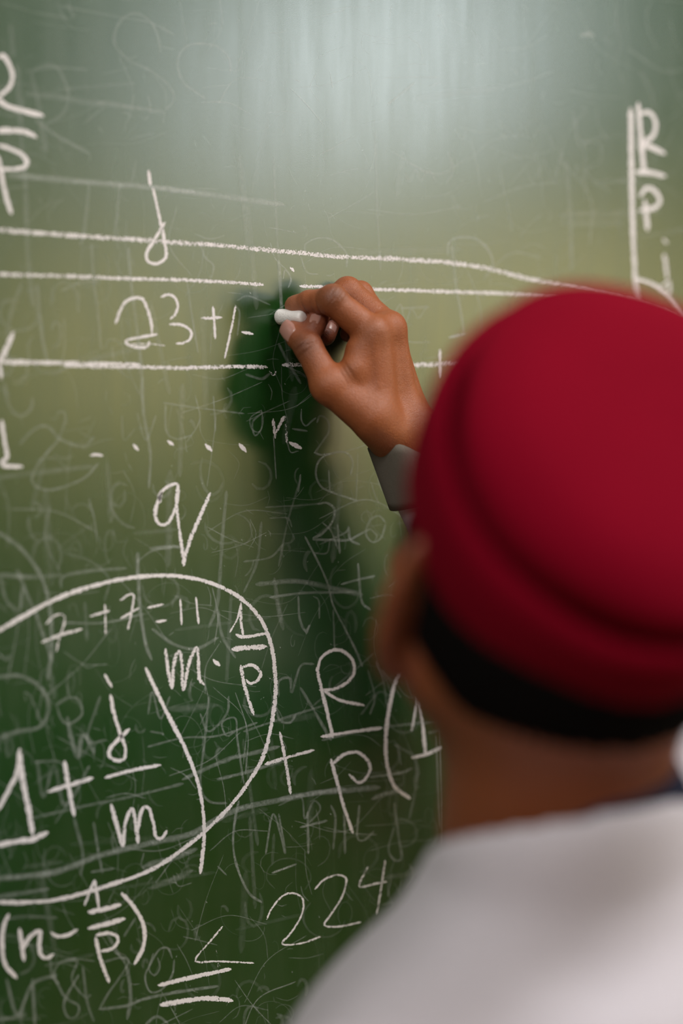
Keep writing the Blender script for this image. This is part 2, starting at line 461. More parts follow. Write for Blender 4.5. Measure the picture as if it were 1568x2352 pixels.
chalk(NU, [([(195, 2078), (207, 2045), (217, 2022)], 7, A), ([(217, 2022), (222, 2050), (227, 2085)], 7, A), ([(205, 2095), (240, 2088), (275, 2078)], 12, A)], 'numeral 1 in the lowest formula')
chalk(LI, [([(205, 2132), (245, 2122), (285, 2110)], 12, A)], 'fraction bar in the lowest formula')
chalk(L, [([(222, 2148), (250, 2143), (268, 2150), (270, 2165), (255, 2180), (232, 2185)], 9, .95), ([(220, 2155), (230, 2200), (250, 2255)], 10, .95)], 'letter p in the lowest formula')
chalk(SY, [([(280, 2052), (305, 2080), (328, 2120), (332, 2155), (325, 2185), (310, 2213)], 10, A)], 'closing parenthesis in the lowest formula')
chalk(LI, [([(365, 2263), (440, 2245), (528, 2226)], 11, A)], 'upper stroke of the double underline'); chalk(LI, [([(370, 2308), (430, 2298), (480, 2293), (532, 2298)], 13, .97)], 'lower stroke of the double underline')
chalk(NU, [([(511, 2128), (480, 2165), (450, 2200), (455, 2210), (500, 2208), (582, 2212)], 5, .80), ([(497, 2180), (503, 2240)], 6, .35)], 'thin numeral 4 above the double underline')
chalk(NU, [([(612, 2112), (625, 2085), (650, 2057), (675, 2052), (695, 2065), (693, 2100), (670, 2140), (648, 2168), (690, 2167), (735, 2152)], 5, .80)], 'thin first numeral 2 of 224')
chalk(NU, [([(723, 2042), (745, 2020), (775, 2010), (795, 2020), (785, 2060), (760, 2100), (745, 2125), (780, 2128), (828, 2118)], 5, .80)], 'thin second numeral 2 of 224')
chalk(NU, [([(845, 1990), (825, 2035), (860, 2030), (888, 2025)], 5, .72), ([(885, 1972), (875, 2040), (865, 2100)], 5, .72)], 'thin numeral 4 of 224')
# the far formula at the right
chalk(LI, [([(1448, 250), (1450, 400), (1452, 500), (1458, 640), (1464, 700)], 13, .92)], 'vertical bar before the far formula')
chalk(L, [([(1465, 238), (1470, 300), (1478, 390)], 13, A), ([(1470, 262), (1490, 258), (1505, 280), (1500, 310), (1475, 330)], 11, .97), ([(1478, 330), (1525, 352)], 13, A)], 'letter R of the far formula')
chalk(LI, [([(1462, 395), (1490, 396), (1525, 404)], 14, A)], 'fraction bar of the far formula')
chalk(L, [([(1470, 450), (1485, 432), (1505, 440), (1515, 462), (1500, 478), (1470, 483)], 12, A), ([(1480, 460), (1487, 528)], 12, .97)], 'letter p of the far formula')
chalk('chalk_dot', [([(1524, 551), (1530, 557)], 12, .9)], 'dot of the far letter j')
chalk(L, [([(1525, 585), (1532, 640)], 10, .85), ([(1537, 645), (1518, 660), (1520, 675), (1536, 672), (1537, 648)], 9, .85)], 'letter j of the far formula')
chalk(LI, [([(1460, 640), (1500, 655), (1530, 680), (1560, 725), (1600, 790)], 12, .9)], 'curved line below the far formula')
chalk(LI, [([(1545, 742), (1590, 745)], 11, .8)], 'short dash at the right side')
chalk(LI, [([(1010, 805), (1013, 868)], 8, .95)], 'short upright tick on the lower line')
chalk(SY, [([(667, 615), (674, 622)], 9, .95)], 'chalk crumb above the hand')
chalk(SY, [([(618, 852), (628, 862), (634, 852)], 6, .6)], 'small hook under the lower line')

# half erased writing
gh = [
 ([(20, 402), (200, 418), (345, 430), (400, 436), (520, 452), (650, 470)], 16, .45), ([(345, 428), (400, 436), (445, 441)], 14, .6),
 ([(368, 118), (362, 80), (345, 50), (315, 31), (288, 38), (268, 62), (262, 95), (272, 115), (300, 140), (350, 165), (390, 200), (398, 230), (380, 252)], 7, .34),
 ([(470, 226), (440, 205), (418, 185), (408, 150), (414, 122), (432, 105), (462, 100), (500, 108), (526, 135), (529, 168)], 7, .42),
 ([(75, 165), (100, 150), (130, 155), (150, 190), (157, 220), (145, 260), (105, 285)], 9, .32), ([(72, 170), (86, 230), (95, 280), (105, 350)], 16, .25),
 ([(80, 275), (120, 305), (160, 328), (205, 352)], 10, .4), ([(60, 215), (130, 222), (200, 235), (260, 240), (375, 258)], 16, .3),
 ([(240, 245), (190, 285)], 4, .3), ([(40, 150), (48, 300), (58, 420), (62, 560), (75, 700)], 14, .28), ([(25, 60), (30, 130)], 16, .2),
 ([(140, 14), (280, 40), (345, 52), (400, 80)], 4, .35), ([(412, 0), (425, 80), (430, 110)], 4, .25), ([(505, 0), (510, 70)], 6, .2),
 ([(205, 425), (195, 520), (185, 560)], 10, .25), ([(275, 420), (268, 500), (262, 540)], 8, .25),
 ([(210, 560), (215, 640), (225, 720), (232, 800)], 7, .25), ([(295, 570), (300, 640), (315, 760), (325, 850), (330, 950), (345, 1040), (342, 1120)], 9, .3),
 ([(430, 650), (440, 720), (455, 810)], 6, .3), ([(140, 668), (180, 650), (225, 645)], 7, .3), ([(85, 655), (95, 760), (108, 830)], 9, .25),
 ([(628, 360), (633, 480), (640, 600), (645, 640)], 7, .28), ([(862, 300), (866, 480), (874, 620)], 7, .28), ([(460, 560), (470, 590), (490, 610), (485, 640)], 5, .3),
 ([(700, 580), (702, 560), (730, 547), (765, 552), (795, 582), (795, 612)], 6, .36), ([(1028, 585), (1030, 560), (1050, 546), (1090, 548), (1120, 573), (1131, 608), (1112, 640)], 7, .42),
 ([(1038, 565), (1045, 640), (1055, 700), (1066, 768)], 8, .36), ([(1032, 775), (1070, 768)], 8, .75),
 ([(1300, 370), (1308, 480), (1312, 620)], 12, .3), ([(890, 240), (925, 212), (952, 190)], 6, .55), ([(757, 163), (764, 202)], 4, .5), ([(1335, 82), (1348, 78), (1362, 81)], 12, .75),
 ([(1200, 360), (1150, 380), (1165, 470), (1175, 530)], 8, .18), ([(1210, 390), (1225, 420), (1250, 370), (1270, 420), (1290, 340)], 8, .18), ([(1340, 320), (1345, 460)], 9, .18), ([(1335, 325), (1375, 330), (1378, 370), (1345, 395), (1400, 440)], 8, .2),
 ([(930, 400), (940, 415), (955, 390), (965, 415), (985, 390), (1000, 418)], 6, .22), ([(1025, 420), (1040, 390), (1030, 352)], 6, .28), ([(1470, 165), (1495, 210), (1500, 250)], 10, .2),
 ([(1045, 300), (1060, 320), (1072, 300)], 6, .25), ([(1150, 320), (1160, 295), (1180, 315), (1200, 290), (1215, 318), (1250, 295), (1270, 340)], 8, .16),
 ([(50, 650), (25, 720), (15, 800), (30, 850)], 10, .2),
 ([(10, 880), (20, 930), (45, 955), (70, 940), (75, 915)], 8, .26), ([(45, 1020), (80, 985), (110, 980), (140, 1010), (190, 1025), (215, 1005)], 7, .3), ([(135, 1010), (100, 1050), (75, 1090), (80, 1115), (120, 1125), (190, 1100), (225, 1065)], 6, .4), ([(130, 950), (145, 945), (150, 965), (135, 1010)], 6, .24),
 ([(280, 955), (285, 1010), (310, 985)], 5, .22), ([(315, 950), (335, 1010), (358, 955)], 6, .25), ([(380, 930), (382, 990), (405, 1008), (440, 1000)], 6, .3), ([(490, 910), (495, 990)], 5, .3), ([(375, 925), (440, 935), (560, 950)], 5, .28), ([(600, 950), (580, 970), (585, 1000), (600, 985), (602, 955)], 5, .3),
 ([(-5, 1222), (50, 1262), (95, 1325), (115, 1400), (118, 1490), (110, 1560)], 12, .4), ([(-5, 1555), (50, 1553), (98, 1585), (112, 1630), (90, 1670), (40, 1680), (-5, 1695)], 13, .34), ([(40, 1310), (60, 1360), (90, 1430), (120, 1520)], 10, .3),
 ([(315, 1270), (318, 1330), (322, 1400), (335, 1480), (348, 1515)], 10, .42), ([(345, 1260), (400, 1255), (430, 1265)], 10, .35), ([(315, 1290), (350, 1265), (395, 1258)], 6, .35), ([(320, 1270), (312, 1330)], 5, .4),
 ([(520, 1130), (510, 1240), (500, 1380), (480, 1440)], 10, .28), ([(350, 1445), (400, 1480), (450, 1490), (500, 1465)], 9, .32), ([(500, 1400), (510, 1460), (540, 1510)], 9, .3), ([(140, 1430), (240, 1430), (330, 1410)], 6, .38),
 ([(128, 1620), (150, 1605), (178, 1605), (188, 1640), (160, 1662), (140, 1650), (130, 1620)], 8, .32), ([(155, 1650), (165, 1700), (180, 1740), (188, 1690), (205, 1700), (215, 1730)], 14, .34), ([(230, 1600), (200, 1700), (245, 1700)], 8, .22),
 ([(340, 1640), (350, 1590), (368, 1650), (390, 1600)], 6, .32), ([(345, 1680), (375, 1685)], 6, .35), ([(460, 1640), (480, 1680), (520, 1640), (525, 1600)], 7, .3), ([(540, 1680), (520, 1690), (510, 1660), (540, 1650), (545, 1700), (560, 1800)], 6, .38), ([(480, 1600), (470, 1700), (460, 1800), (480, 1840), (520, 1845)], 7, .32),
 ([(340, 1715), (420, 1695), (500, 1690), (590, 1660)], 6, .32), ([(85, 1750), (100, 1830), (125, 1760), (150, 1850), (205, 1760)], 10, .24), ([(80, 1750), (140, 1752), (150, 1800)], 6, .36),
 ([(-5, 2018), (60, 2012), (130, 2002), (230, 1965), (330, 1940), (440, 1915), (500, 1880), (560, 1855), (640, 1838), (720, 1822), (800, 1815), (870, 1808)], 16, .46), ([(640, 1836), (720, 1822), (790, 1812)], 12, .55), ([(-5, 2060), (60, 2050), (110, 2042)], 12, .34), ([(330, 1990), (400, 1970), (450, 1950)], 16, .34), ([(70, 1880), (200, 1850), (300, 1830), (420, 1800)], 8, .28), ([(420, 1790), (520, 1745), (560, 1735), (640, 1715)], 12, .38), ([(500, 1790), (580, 1770), (650, 1745)], 10, .38), ([(560, 1680), (650, 1650), (745, 1620)], 7, .28), ([(740, 1700), (850, 1675), (1010, 1655)], 7, .38), ([(850, 1785), (920, 1775), (945, 1765)], 8, .55), ([(855, 1835), (880, 1825), (920, 1815)], 12, .5),
 ([(170, 1880), (190, 1960), (185, 2010)], 10, .26), ([(215, 1890), (225, 1950), (235, 2005)], 8, .38), ([(210, 2003), (260, 1995)], 8, .38), ([(330, 1960), (325, 1990), (345, 1998), (365, 1994)], 5, .32), ([(410, 1930), (420, 1955), (440, 1960)], 5, .28), ([(398, 2010), (410, 2035), (440, 2028)], 4, .28),
 ([(600, 2072), (575, 2055), (555, 2020), (540, 1975), (535, 1930), (540, 1880), (548, 1840)], 7, .52), ([(500, 1990), (520, 2010)], 5, .3), ([(640, 1870), (655, 1960), (628, 1870), (610, 1960)], 6, .4), ([(625, 2005), (680, 1985)], 6, .6), ([(690, 1900), (750, 1885)], 7, .5), ([(706, 1865), (708, 1960)], 7, .42), ([(760, 1850), (770, 1880), (765, 1950)], 7, .36), ([(825, 1850), (820, 1920), (835, 1930), (858, 1910)], 6, .46), ([(790, 1850), (792, 1960)], 7, .36),
 ([(905, 1845), (915, 1920), (922, 1970), (905, 1975), (892, 1950), (905, 1900)], 7, .36), ([(905, 1710), (950, 1740), (955, 1800), (940, 1880)], 8, .3), ([(900, 2005), (890, 2060)], 4, .3), ([(940, 1985), (950, 2010), (935, 2040)], 5, .3),
 ([(640, 1850), (690, 1830), (700, 1880), (720, 1840), (735, 1860), (700, 1900)], 6, .3),
 ([(640, 1600), (640, 1565), (665, 1558), (670, 1590), (690, 1530), (720, 1525)], 7, .34), ([(632, 1600), (640, 1650), (665, 1660), (680, 1640)], 7, .36), ([(690, 1580), (720, 1630), (760, 1700)], 8, .36), ([(720, 1620), (790, 1560), (860, 1500)], 6, .22), ([(830, 1640), (870, 1590), (900, 1600), (880, 1540), (920, 1600)], 7, .24),
 ([(700, 1232), (730, 1290), (752, 1340), (765, 1390), (790, 1440), (815, 1490), (832, 1530)], 6, .48), ([(765, 1400), (768, 1490)], 5, .32), ([(784, 1342), (820, 1332), (860, 1323)], 7, .6), ([(822, 1295), (826, 1350), (832, 1385), (850, 1400)], 7, .5), ([(590, 1342), (680, 1335), (760, 1350), (830, 1365)], 14, .32), ([(620, 1372), (700, 1362), (815, 1360)], 8, .38), ([(685, 1370), (688, 1420), (700, 1448), (712, 1436)], 7, .42), ([(700, 1450), (704, 1455), (710, 1436)], 6, .4), ([(630, 1330), (640, 1400), (650, 1445)], 12, .26), ([(720, 1370), (732, 1380), (733, 1420)], 5, .34),
 ([(730, 1158), (750, 1155), (768, 1170), (762, 1200), (740, 1225), (720, 1238), (760, 1240), (800, 1240), (830, 1225), (850, 1215)], 7, .5), ([(740, 1200), (760, 1220), (775, 1260)], 5, .4), ([(775, 1205), (780, 1270)], 7, .5), ([(800, 1210), (805, 1240), (825, 1250)], 8, .4), ([(735, 1250), (790, 1225), (800, 1215)], 6, .36), ([(720, 1270), (750, 1270), (758, 1240)], 5, .3),
 ([(885, 1200), (870, 1185), (850, 1195), (840, 1225), (855, 1245), (875, 1235), (885, 1205)], 6, .4), ([(850, 1215), (865, 1230), (860, 1245)], 5, .36), ([(610, 1165), (700, 1160), (740, 1155)], 5, .25), ([(620, 1190), (660, 1190), (670, 1210)], 5, .22),
 ([(805, 1090), (810, 1060), (795, 1040), (765, 1040), (735, 1055), (725, 1085), (735, 1115), (760, 1130), (820, 1150)], 6, .48), ([(722, 1040), (740, 1045), (770, 1040)], 7, .45), ([(722, 1040), (740, 1015), (755, 990), (752, 965), (735, 955), (728, 970)], 6, .36), ([(692, 940), (692, 965), (702, 978), (715, 968), (725, 960)], 5, .42), ([(755, 1080), (757, 1130)], 5, .4), ([(822, 1040), (818, 1150)], 4, .25), ([(690, 1090), (685, 1130)], 5, .35),
 ([(672, 985), (705, 990)], 6, .4), ([(655, 975), (665, 1035), (685, 1036)], 5, .35), ([(628, 1000), (634, 1100)], 4, .35), ([(600, 942), (575, 960), (578, 985), (595, 992), (604, 968), (600, 942)], 4, .3),
 ([(650, 640), (655, 620), (668, 640), (662, 660)], 6, .42), ([(640, 600), (646, 700), (650, 760)], 10, .34), ([(690, 590), (705, 625), (730, 630)], 5, .34), ([(545, 690), (570, 680), (620, 700)], 5, .25), ([(905, 720), (920, 700), (930, 740), (945, 710), (960, 730), (980, 705)], 6, .25), ([(920, 708), (985, 705)], 7, .3), ([(870, 740), (900, 715), (890, 750)], 6, .22),
 ([(540, 700), (550, 720), (545, 770)], 6, .25), ([(565, 860), (600, 870), (620, 858)], 8, .28), ([(640, 790), (660, 830), (690, 880)], 8, .28),
 ([(395, 2200), (385, 2178), (365, 2182), (345, 2215), (333, 2245), (345, 2278), (372, 2272), (395, 2240), (400, 2205)], 6, .4), ([(352, 2190), (342, 2225), (355, 2240), (367, 2222), (362, 2200)], 5, .34), ([(230, 2318), (290, 2310), (330, 2295), (400, 2280), (500, 2265)], 9, .42), ([(228, 2318), (250, 2280), (285, 2230), (295, 2205), (275, 2200), (230, 2212)], 6, .34), ([(245, 2140), (265, 2180), (290, 2220), (300, 2290), (292, 2340)], 10, .36), ([(150, 2205), (178, 2205), (165, 2250), (195, 2290), (208, 2285)], 6, .38), ([(178, 2205), (140, 2210), (125, 2240), (150, 2290), (180, 2310), (175, 2335), (155, 2335), (148, 2300), (180, 2240)], 7, .36), ([(75, 2250), (80, 2352)], 11, .34), ([(15, 2250), (40, 2330), (75, 2260), (130, 2240)], 10, .32), ([(190, 2220), (200, 2300), (215, 2345)], 8, .3), ([(-5, 2345), (60, 2330)], 8, .28), ([(115, 2200), (120, 2240), (135, 2260)], 8, .3), ([(335, 2352), (360, 2335), (385, 2350)], 8, .3), ([(20, 2110), (60, 2105), (130, 2108)], 8, .28), ([(310, 2110), (285, 2150)], 7, .3), ([(345, 2040), (400, 2020), (440, 2000)], 16, .24),
 ([(1012, 1655), (1013, 1760), (1016, 1850), (1018, 1960)], 4, .5), ([(1003, 1690), (1006, 1800), (1012, 1900)], 5, .4), ([(985, 1683), (1010, 1676)], 7, .7), ([(865, 1520), (880, 1560), (888, 1620)], 6, .35), ([(845, 1540), (860, 1600), (850, 1640)], 6, .3), ([(930, 1545), (950, 1600), (965, 1575), (1000, 1600)], 6, .28), ([(880, 1540), (910, 1570), (940, 1600), (985, 1590)], 6, .2),
 ([(0, 1320), (15, 1380), (45, 1400), (50, 1350)], 10, .24), ([(-5, 1500), (15, 1515), (22, 1505)], 8, .3), ([(140, 1350), (145, 1325), (200, 1312), (290, 1305)], 10, .26), ([(0, 1320), (70, 1325), (140, 1320)], 14, .26), ([(195, 1385), (200, 1470)], 10, .22), ([(95, 1660), (70, 1600), (55, 1590)], 7, .22), ([(10, 1680), (18, 1740)], 8, .24), ([(85, 1650), (100, 1580)], 6, .24),
 ([(240, 1380), (250, 1330), (210, 1290), (150, 1270)], 8, .16), ([(560, 1290), (620, 1280), (650, 1250)], 6, .25), ([(600, 1200), (590, 1290), (560, 1360)], 8, .22), ([(690, 1100), (660, 1200), (640, 1300)], 6, .2),
]
V, F, CV, ED = ribbon([(p, w, min(1, c * (0.8 if p[0][1] < 400 else 1.2))) for p, w, c in gh])


def raw_chalk(name, V, F, CV, ED, label):
    me = mesh(name, V, F)
    for an, dat in (('cov', CV), ('edge', ED)):
        a = me.attributes.new(an, 'FLOAT', 'POINT')
        a.data.foreach_set('value', np.array(dat, np.float32))
    tag(link(name, me, M_ghost, board), label, kind='stuff')


raw_chalk('erased_chalk_traces', V, F, CV, ED, 'half erased faint chalk letters and strokes')
# uncountable fine scratches and scribble remains over the whole board
rnd = random.Random(11)
sc = []
def inside():
    return (rnd.uniform(-60, 1620), rnd.uniform(-60, 2400)) if rnd.random() < .7 else (rnd.uniform(-1500, 2300), rnd.uniform(-500, 2800))
for _ in range(1300):
    x, y = inside()
    a = rnd.choice([rnd.gauss(1.45, .25), rnd.gauss(-.15, .25), rnd.uniform(0, 3.14)])
    ln = rnd.choice([18, 30, 60, 110, 170]) * rnd.uniform(.6, 1.3)
    bend = rnd.gauss(0, .12)
    dx, dy = math.cos(a), math.sin(a)
    sc.append(([(x, y), (x + dx * ln / 2 - dy * bend * ln, y + dy * ln / 2 + dx * bend * ln), (x + dx * ln, y + dy * ln)], rnd.choice([1.6, 2, 2.6, 3.4]), rnd.uniform(.14, .5)))
for _ in range(520):
    x, y = (rnd.uniform(-60, 1080), rnd.uniform(560, 2400)) if rnd.random() < .8 else (rnd.uniform(-1200, 1900), rnd.uniform(0, 2700))
    if y < 1100 and rnd.random() < .55: continue
    r = rnd.uniform(10, 46)
    a0, a1 = rnd.uniform(0, 6.28), rnd.uniform(1.5, 5.5)
    ex = rnd.uniform(.4, 1.2)
    drift = rnd.uniform(-.8, .8)
    pts = [(x + r * math.cos(a0 + a1 * k / 7) * ex + drift * r * k / 7, y + r * math.sin(a0 + a1 * k / 7) + drift * .3 * r * k / 7) for k in range(8)]
    sc.append((pts, rnd.choice([2, 2.5, 3, 5, 8, 10]), rnd.uniform(.06, .22)))
for _ in range(150):
    x, y = rnd.uniform(-900, 1900), rnd.uniform(200, 2500)
    a = rnd.gauss(1.5, .12) if rnd.random() < .55 else rnd.gauss(-.12, .1)
    ln = rnd.uniform(60, 260)
    sc.append(([(x, y), (x + ln * math.cos(a), y + ln * math.sin(a))], rnd.uniform(8, 22), rnd.uniform(.06, .2)))
for _ in range(260):
    x, y = inside()
    sc.append(([(x, y), (x + rnd.uniform(-3, 3), y + rnd.uniform(1, 4))], rnd.uniform(1.5, 3), rnd.uniform(.5, 1)))
V, F, CV, ED = ribbon(sc, 9.0)
raw_chalk('fine_scratches', V, F, CV, ED, 'fine pale scratches and chalk dust specks')

# ------------------------------------------------------------------ implicit surface modelling
def vec(*a): return np.array(a, np.float32)
def nrm(v): return v / np.linalg.norm(v)


def rcone(P, a, b, r1, r2):
    a = np.asarray(a, np.float32); b = np.asarray(b, np.float32)
    d = b - a
    q = P - a
    t = np.clip(q @ d / max(float(d @ d), 1e-9), 0, 1)
    return np.sqrt(((q - t[:, None] * d) ** 2).sum(1)) - (r1 + (r2 - r1) * t)


def ell(P, c, r, R=None):
    q = P - np.asarray(c, np.float32)
    if R is not None: q = q @ np.asarray(R, np.float32).T
    r = np.asarray(r, np.float32)
    k0 = np.sqrt(((q / r) ** 2).sum(1)); k1 = np.sqrt(((q / (r * r)) ** 2).sum(1))
    return k0 * (k0 - 1.0) / np.maximum(k1, 1e-6)


def tri(P, a, b, c, r):
    a, b, c = [np.asarray(x, np.float32) for x in (a, b, c)]
    ba, cb, ac = b - a, c - b, a - c
    n = np.cross(ba, ac)
    pa, pb, pc = P - a, P - b, P - c
    s = np.sign(pa @ np.cross(ba, n)) + np.sign(pb @ np.cross(cb, n)) + np.sign(pc @ np.cross(ac, n))
    def e(q, d):
        t = np.clip(q @ d / (d @ d), 0, 1)
        return ((q - t[:, None] * d) ** 2).sum(1)
    edge = np.minimum(np.minimum(e(pa, ba), e(pb, cb)), e(pc, ac))
    plane = (pa @ n) ** 2 / (n @ n)
    return np.sqrt(np.where(s < 2, edge, plane)) - r


def smin(a, b, k):
    h = np.clip(0.5 + 0.5 * (b - a) / k, 0, 1)
    return b + (a - b) * h - k * h * (1 - h)


def smax(a, b, k): return -smin(-a, -b, k)


def chain(P, pts, rad, k):
    d = None
    for i in range(len(pts) - 1):
        e = rcone(P, pts[i], pts[i + 1], rad[i], rad[i + 1])
        d = e if d is None else smin(d, e, k)
    return d


def polygonize(fn, lo, hi, h):
    """surface nets on a narrow band"""
    lo = np.asarray(lo, np.float32); hi = np.asarray(hi, np.float32)
    K = 4
    nb = np.ceil((hi - lo) / (h * K)).astype(int) + 1
    ax = [lo[i] + (np.arange(nb[i]) + 0.5) * h * K for i in range(3)]
    G = np.stack(np.meshgrid(*ax, indexing='ij'), -1).reshape(-1, 3).astype(np.float32)
    cd = np.concatenate([fn(c) for c in np.array_split(G, max(1, len(G) // 300000))]).reshape(nb)
    fine = np.repeat(np.repeat(np.repeat(cd, K, 0), K, 1), K, 2).astype(np.float32)
    mask = np.abs(cd) < h * K * 1.5
    m = np.repeat(np.repeat(np.repeat(mask, K, 0), K, 1), K, 2)
    ii = np.argwhere(m)
    pts = (lo + (ii + 0.5) * h).astype(np.float32)
    fine[m] = np.concatenate([fn(c) for c in np.array_split(pts, max(1, len(pts) // 300000))])
    s = fine < 0
    n = fine.shape
    # cells with a sign change
    cnt = np.zeros([x - 1 for x in n], np.int8)
    for dx in (0, 1):
        for dy in (0, 1):
            for dz in (0, 1):
                cnt += s[dx:n[0] - 1 + dx, dy:n[1] - 1 + dy, dz:n[2] - 1 + dz]
    act = (cnt > 0) & (cnt < 8)
    cells = np.argwhere(act)
    idx = -np.ones(act.shape, np.int64)
    idx[act] = np.arange(len(cells))
    acc = np.zeros((len(cells), 3), np.float64); num = np.zeros(len(cells))
    for axis in range(3):
        o = [x for x in range(3) if x != axis]
        for u in (0, 1):
            for v in (0, 1):
                off0 = np.zeros(3, int); off0[o[0]] = u; off0[o[1]] = v
                off1 = off0.copy(); off1[axis] = 1
                c0 = cells + off0; c1 = cells + off1
                a = fine[c0[:, 0], c0[:, 1], c0[:, 2]]; b = fine[c1[:, 0], c1[:, 1], c1[:, 2]]
                cr = (a < 0) != (b < 0)
                t = np.where(cr, a / np.where(cr, a - b, 1), 0)
                p = np.zeros((len(cells), 3)) + off0
                p[:, axis] += t
                acc += p * cr[:, None]; num += cr
    V = lo + (cells + acc / num[:, None] + 0.5) * h
    quads = []
    for axis in range(3):
        o = [x for x in range(3) if x != axis]
        sl0 = [slice(None)] * 3; sl1 = [slice(None)] * 3
        sl0[axis] = slice(0, n[axis] - 1); sl1[axis] = slice(1, n[axis])
        a = s[tuple(sl0)]; b = s[tuple(sl1)]
        e = np.argwhere(a != b)
        ok = (e[:, o[0]] > 0) & (e[:, o[1]] > 0) & (e[:, o[0]] < n[o[0]] - 1) & (e[:, o[1]] < n[o[1]] - 1)
        e = e[ok]
        sg = a[e[:, 0], e[:, 1], e[:, 2]]
        q = []
        for u, v in ((1, 1), (0, 1), (0, 0), (1, 0)):
            c = e.copy(); c[:, o[0]] -= u; c[:, o[1]] -= v
            q.append(idx[c[:, 0], c[:, 1], c[:, 2]])
        q = np.stack(q, 1)
        flip = sg if axis != 1 else ~sg
        q[~flip] = q[~flip][:, ::-1]
        quads.append(q)
    return V, np.concatenate(quads)


def np_mesh(name, V, Q):
    me = bpy.data.meshes.new(name)
    me.vertices.add(len(V)); me.vertices.foreach_set('co', V.astype(np.float32).ravel())
    me.loops.add(Q.size); me.loops.foreach_set('vertex_index', Q.astype(np.int32).ravel())
    me.polygons.add(len(Q)); me.polygons.foreach_set('loop_start', np.arange(0, Q.size, 4, dtype=np.int32))
    me.update(calc_edges=True)
    me.validate()
    return me


def wob(P, f, seed):
    r = np.random.default_rng(seed)
    s = np.zeros(len(P), np.float32)
    for _ in range(5):
        k = r.normal(0, 1, 3).astype(np.float32); k *= f * r.uniform(.6, 1.5) / np.linalg.norm(k)
        s += np.sin(P @ k + np.float32(r.uniform(0, 6.28)))
    return s / 5


# ------------------------------------------------------------------ skeleton
mm = 0.001
CR, CU, CF = _r, _u, _f                      # camera right / up / forward, used only to lay out the pose
HAND = dict(
    wrist=at(930, 1003, -.068), wr=at(876, 985, -.071), wu=at(956, 1000, -.057),
    i0=at(857, 768, -.067), i1=at(764, 691, -.049), i2=at(710, 693, -.028), i3=at(675, 702, -.013),
    m0=at(892, 758, -.064), m1=at(798, 669, -.033), m2=at(740, 706, -.027), m3=at(722, 752, -.034),
    r0=at(896, 784, -.048), r1=at(826, 676, -.017), r2=at(766, 718, -.018), r3=at(747, 770, -.028),
    p0=at(888, 815, -.034), p1=at(846, 738, -.011), p2=at(811, 742, -.013), p3=at(800, 766, -.024),
    t0=at(852, 958, -.071), t1=at(756, 886, -.052), t2=at(707, 796, -.036), t3=at(675, 761, -.020),
)
H = HAND
ELB = at(1285, 1625, -.115)
WR_DIR = nrm(ELB - H['wrist'])

view_tilt = math.radians(39.3); lean = math.radians(24.9)
hatU = nrm(CR * math.sin(lean) * math.sin(view_tilt) + CU * math.cos(lean) * math.sin(view_tilt) - CF * math.cos(view_tilt))
hat_c = cam(1342, 1205, .828)
head_c = hat_c - hatU * .014 - CR * .004
AZ = math.radians(26.0); EL = math.radians(20.0)
hF = np.array([math.sin(AZ) * math.cos(EL), math.cos(AZ) * math.cos(EL), math.sin(EL)])
hR = np.array([math.cos(AZ), -math.sin(AZ), 0.0])
hU = np.cross(hR, hF)
HM = np.stack([hR, hF, hU])                  # world -> head frame rows


def hd(x, y, z): return head_c + hR * x + hF * y + hU * z


neck_top = hd(-.012, -.030, -.055)
N = cam(1288, 1935, .865)                    # centre of the collar
AB = math.radians(8.0)
bF = np.array([math.sin(AB), math.cos(AB), 0.0]); bR = np.array([math.cos(AB), -math.sin(AB), 0.0]); bU = np.array([0, 0, 1.0])


def bd(x, y, z): return N + bR * x + bF * y + bU * z


LS = bd(-.178, -.014, -.146); RS = bd(.172, .078, -.050)
LE = bd(-.225, -.03, -.36); LW = bd(-.215, .08, -.60)
HIP = bd(0, .01, -.52)


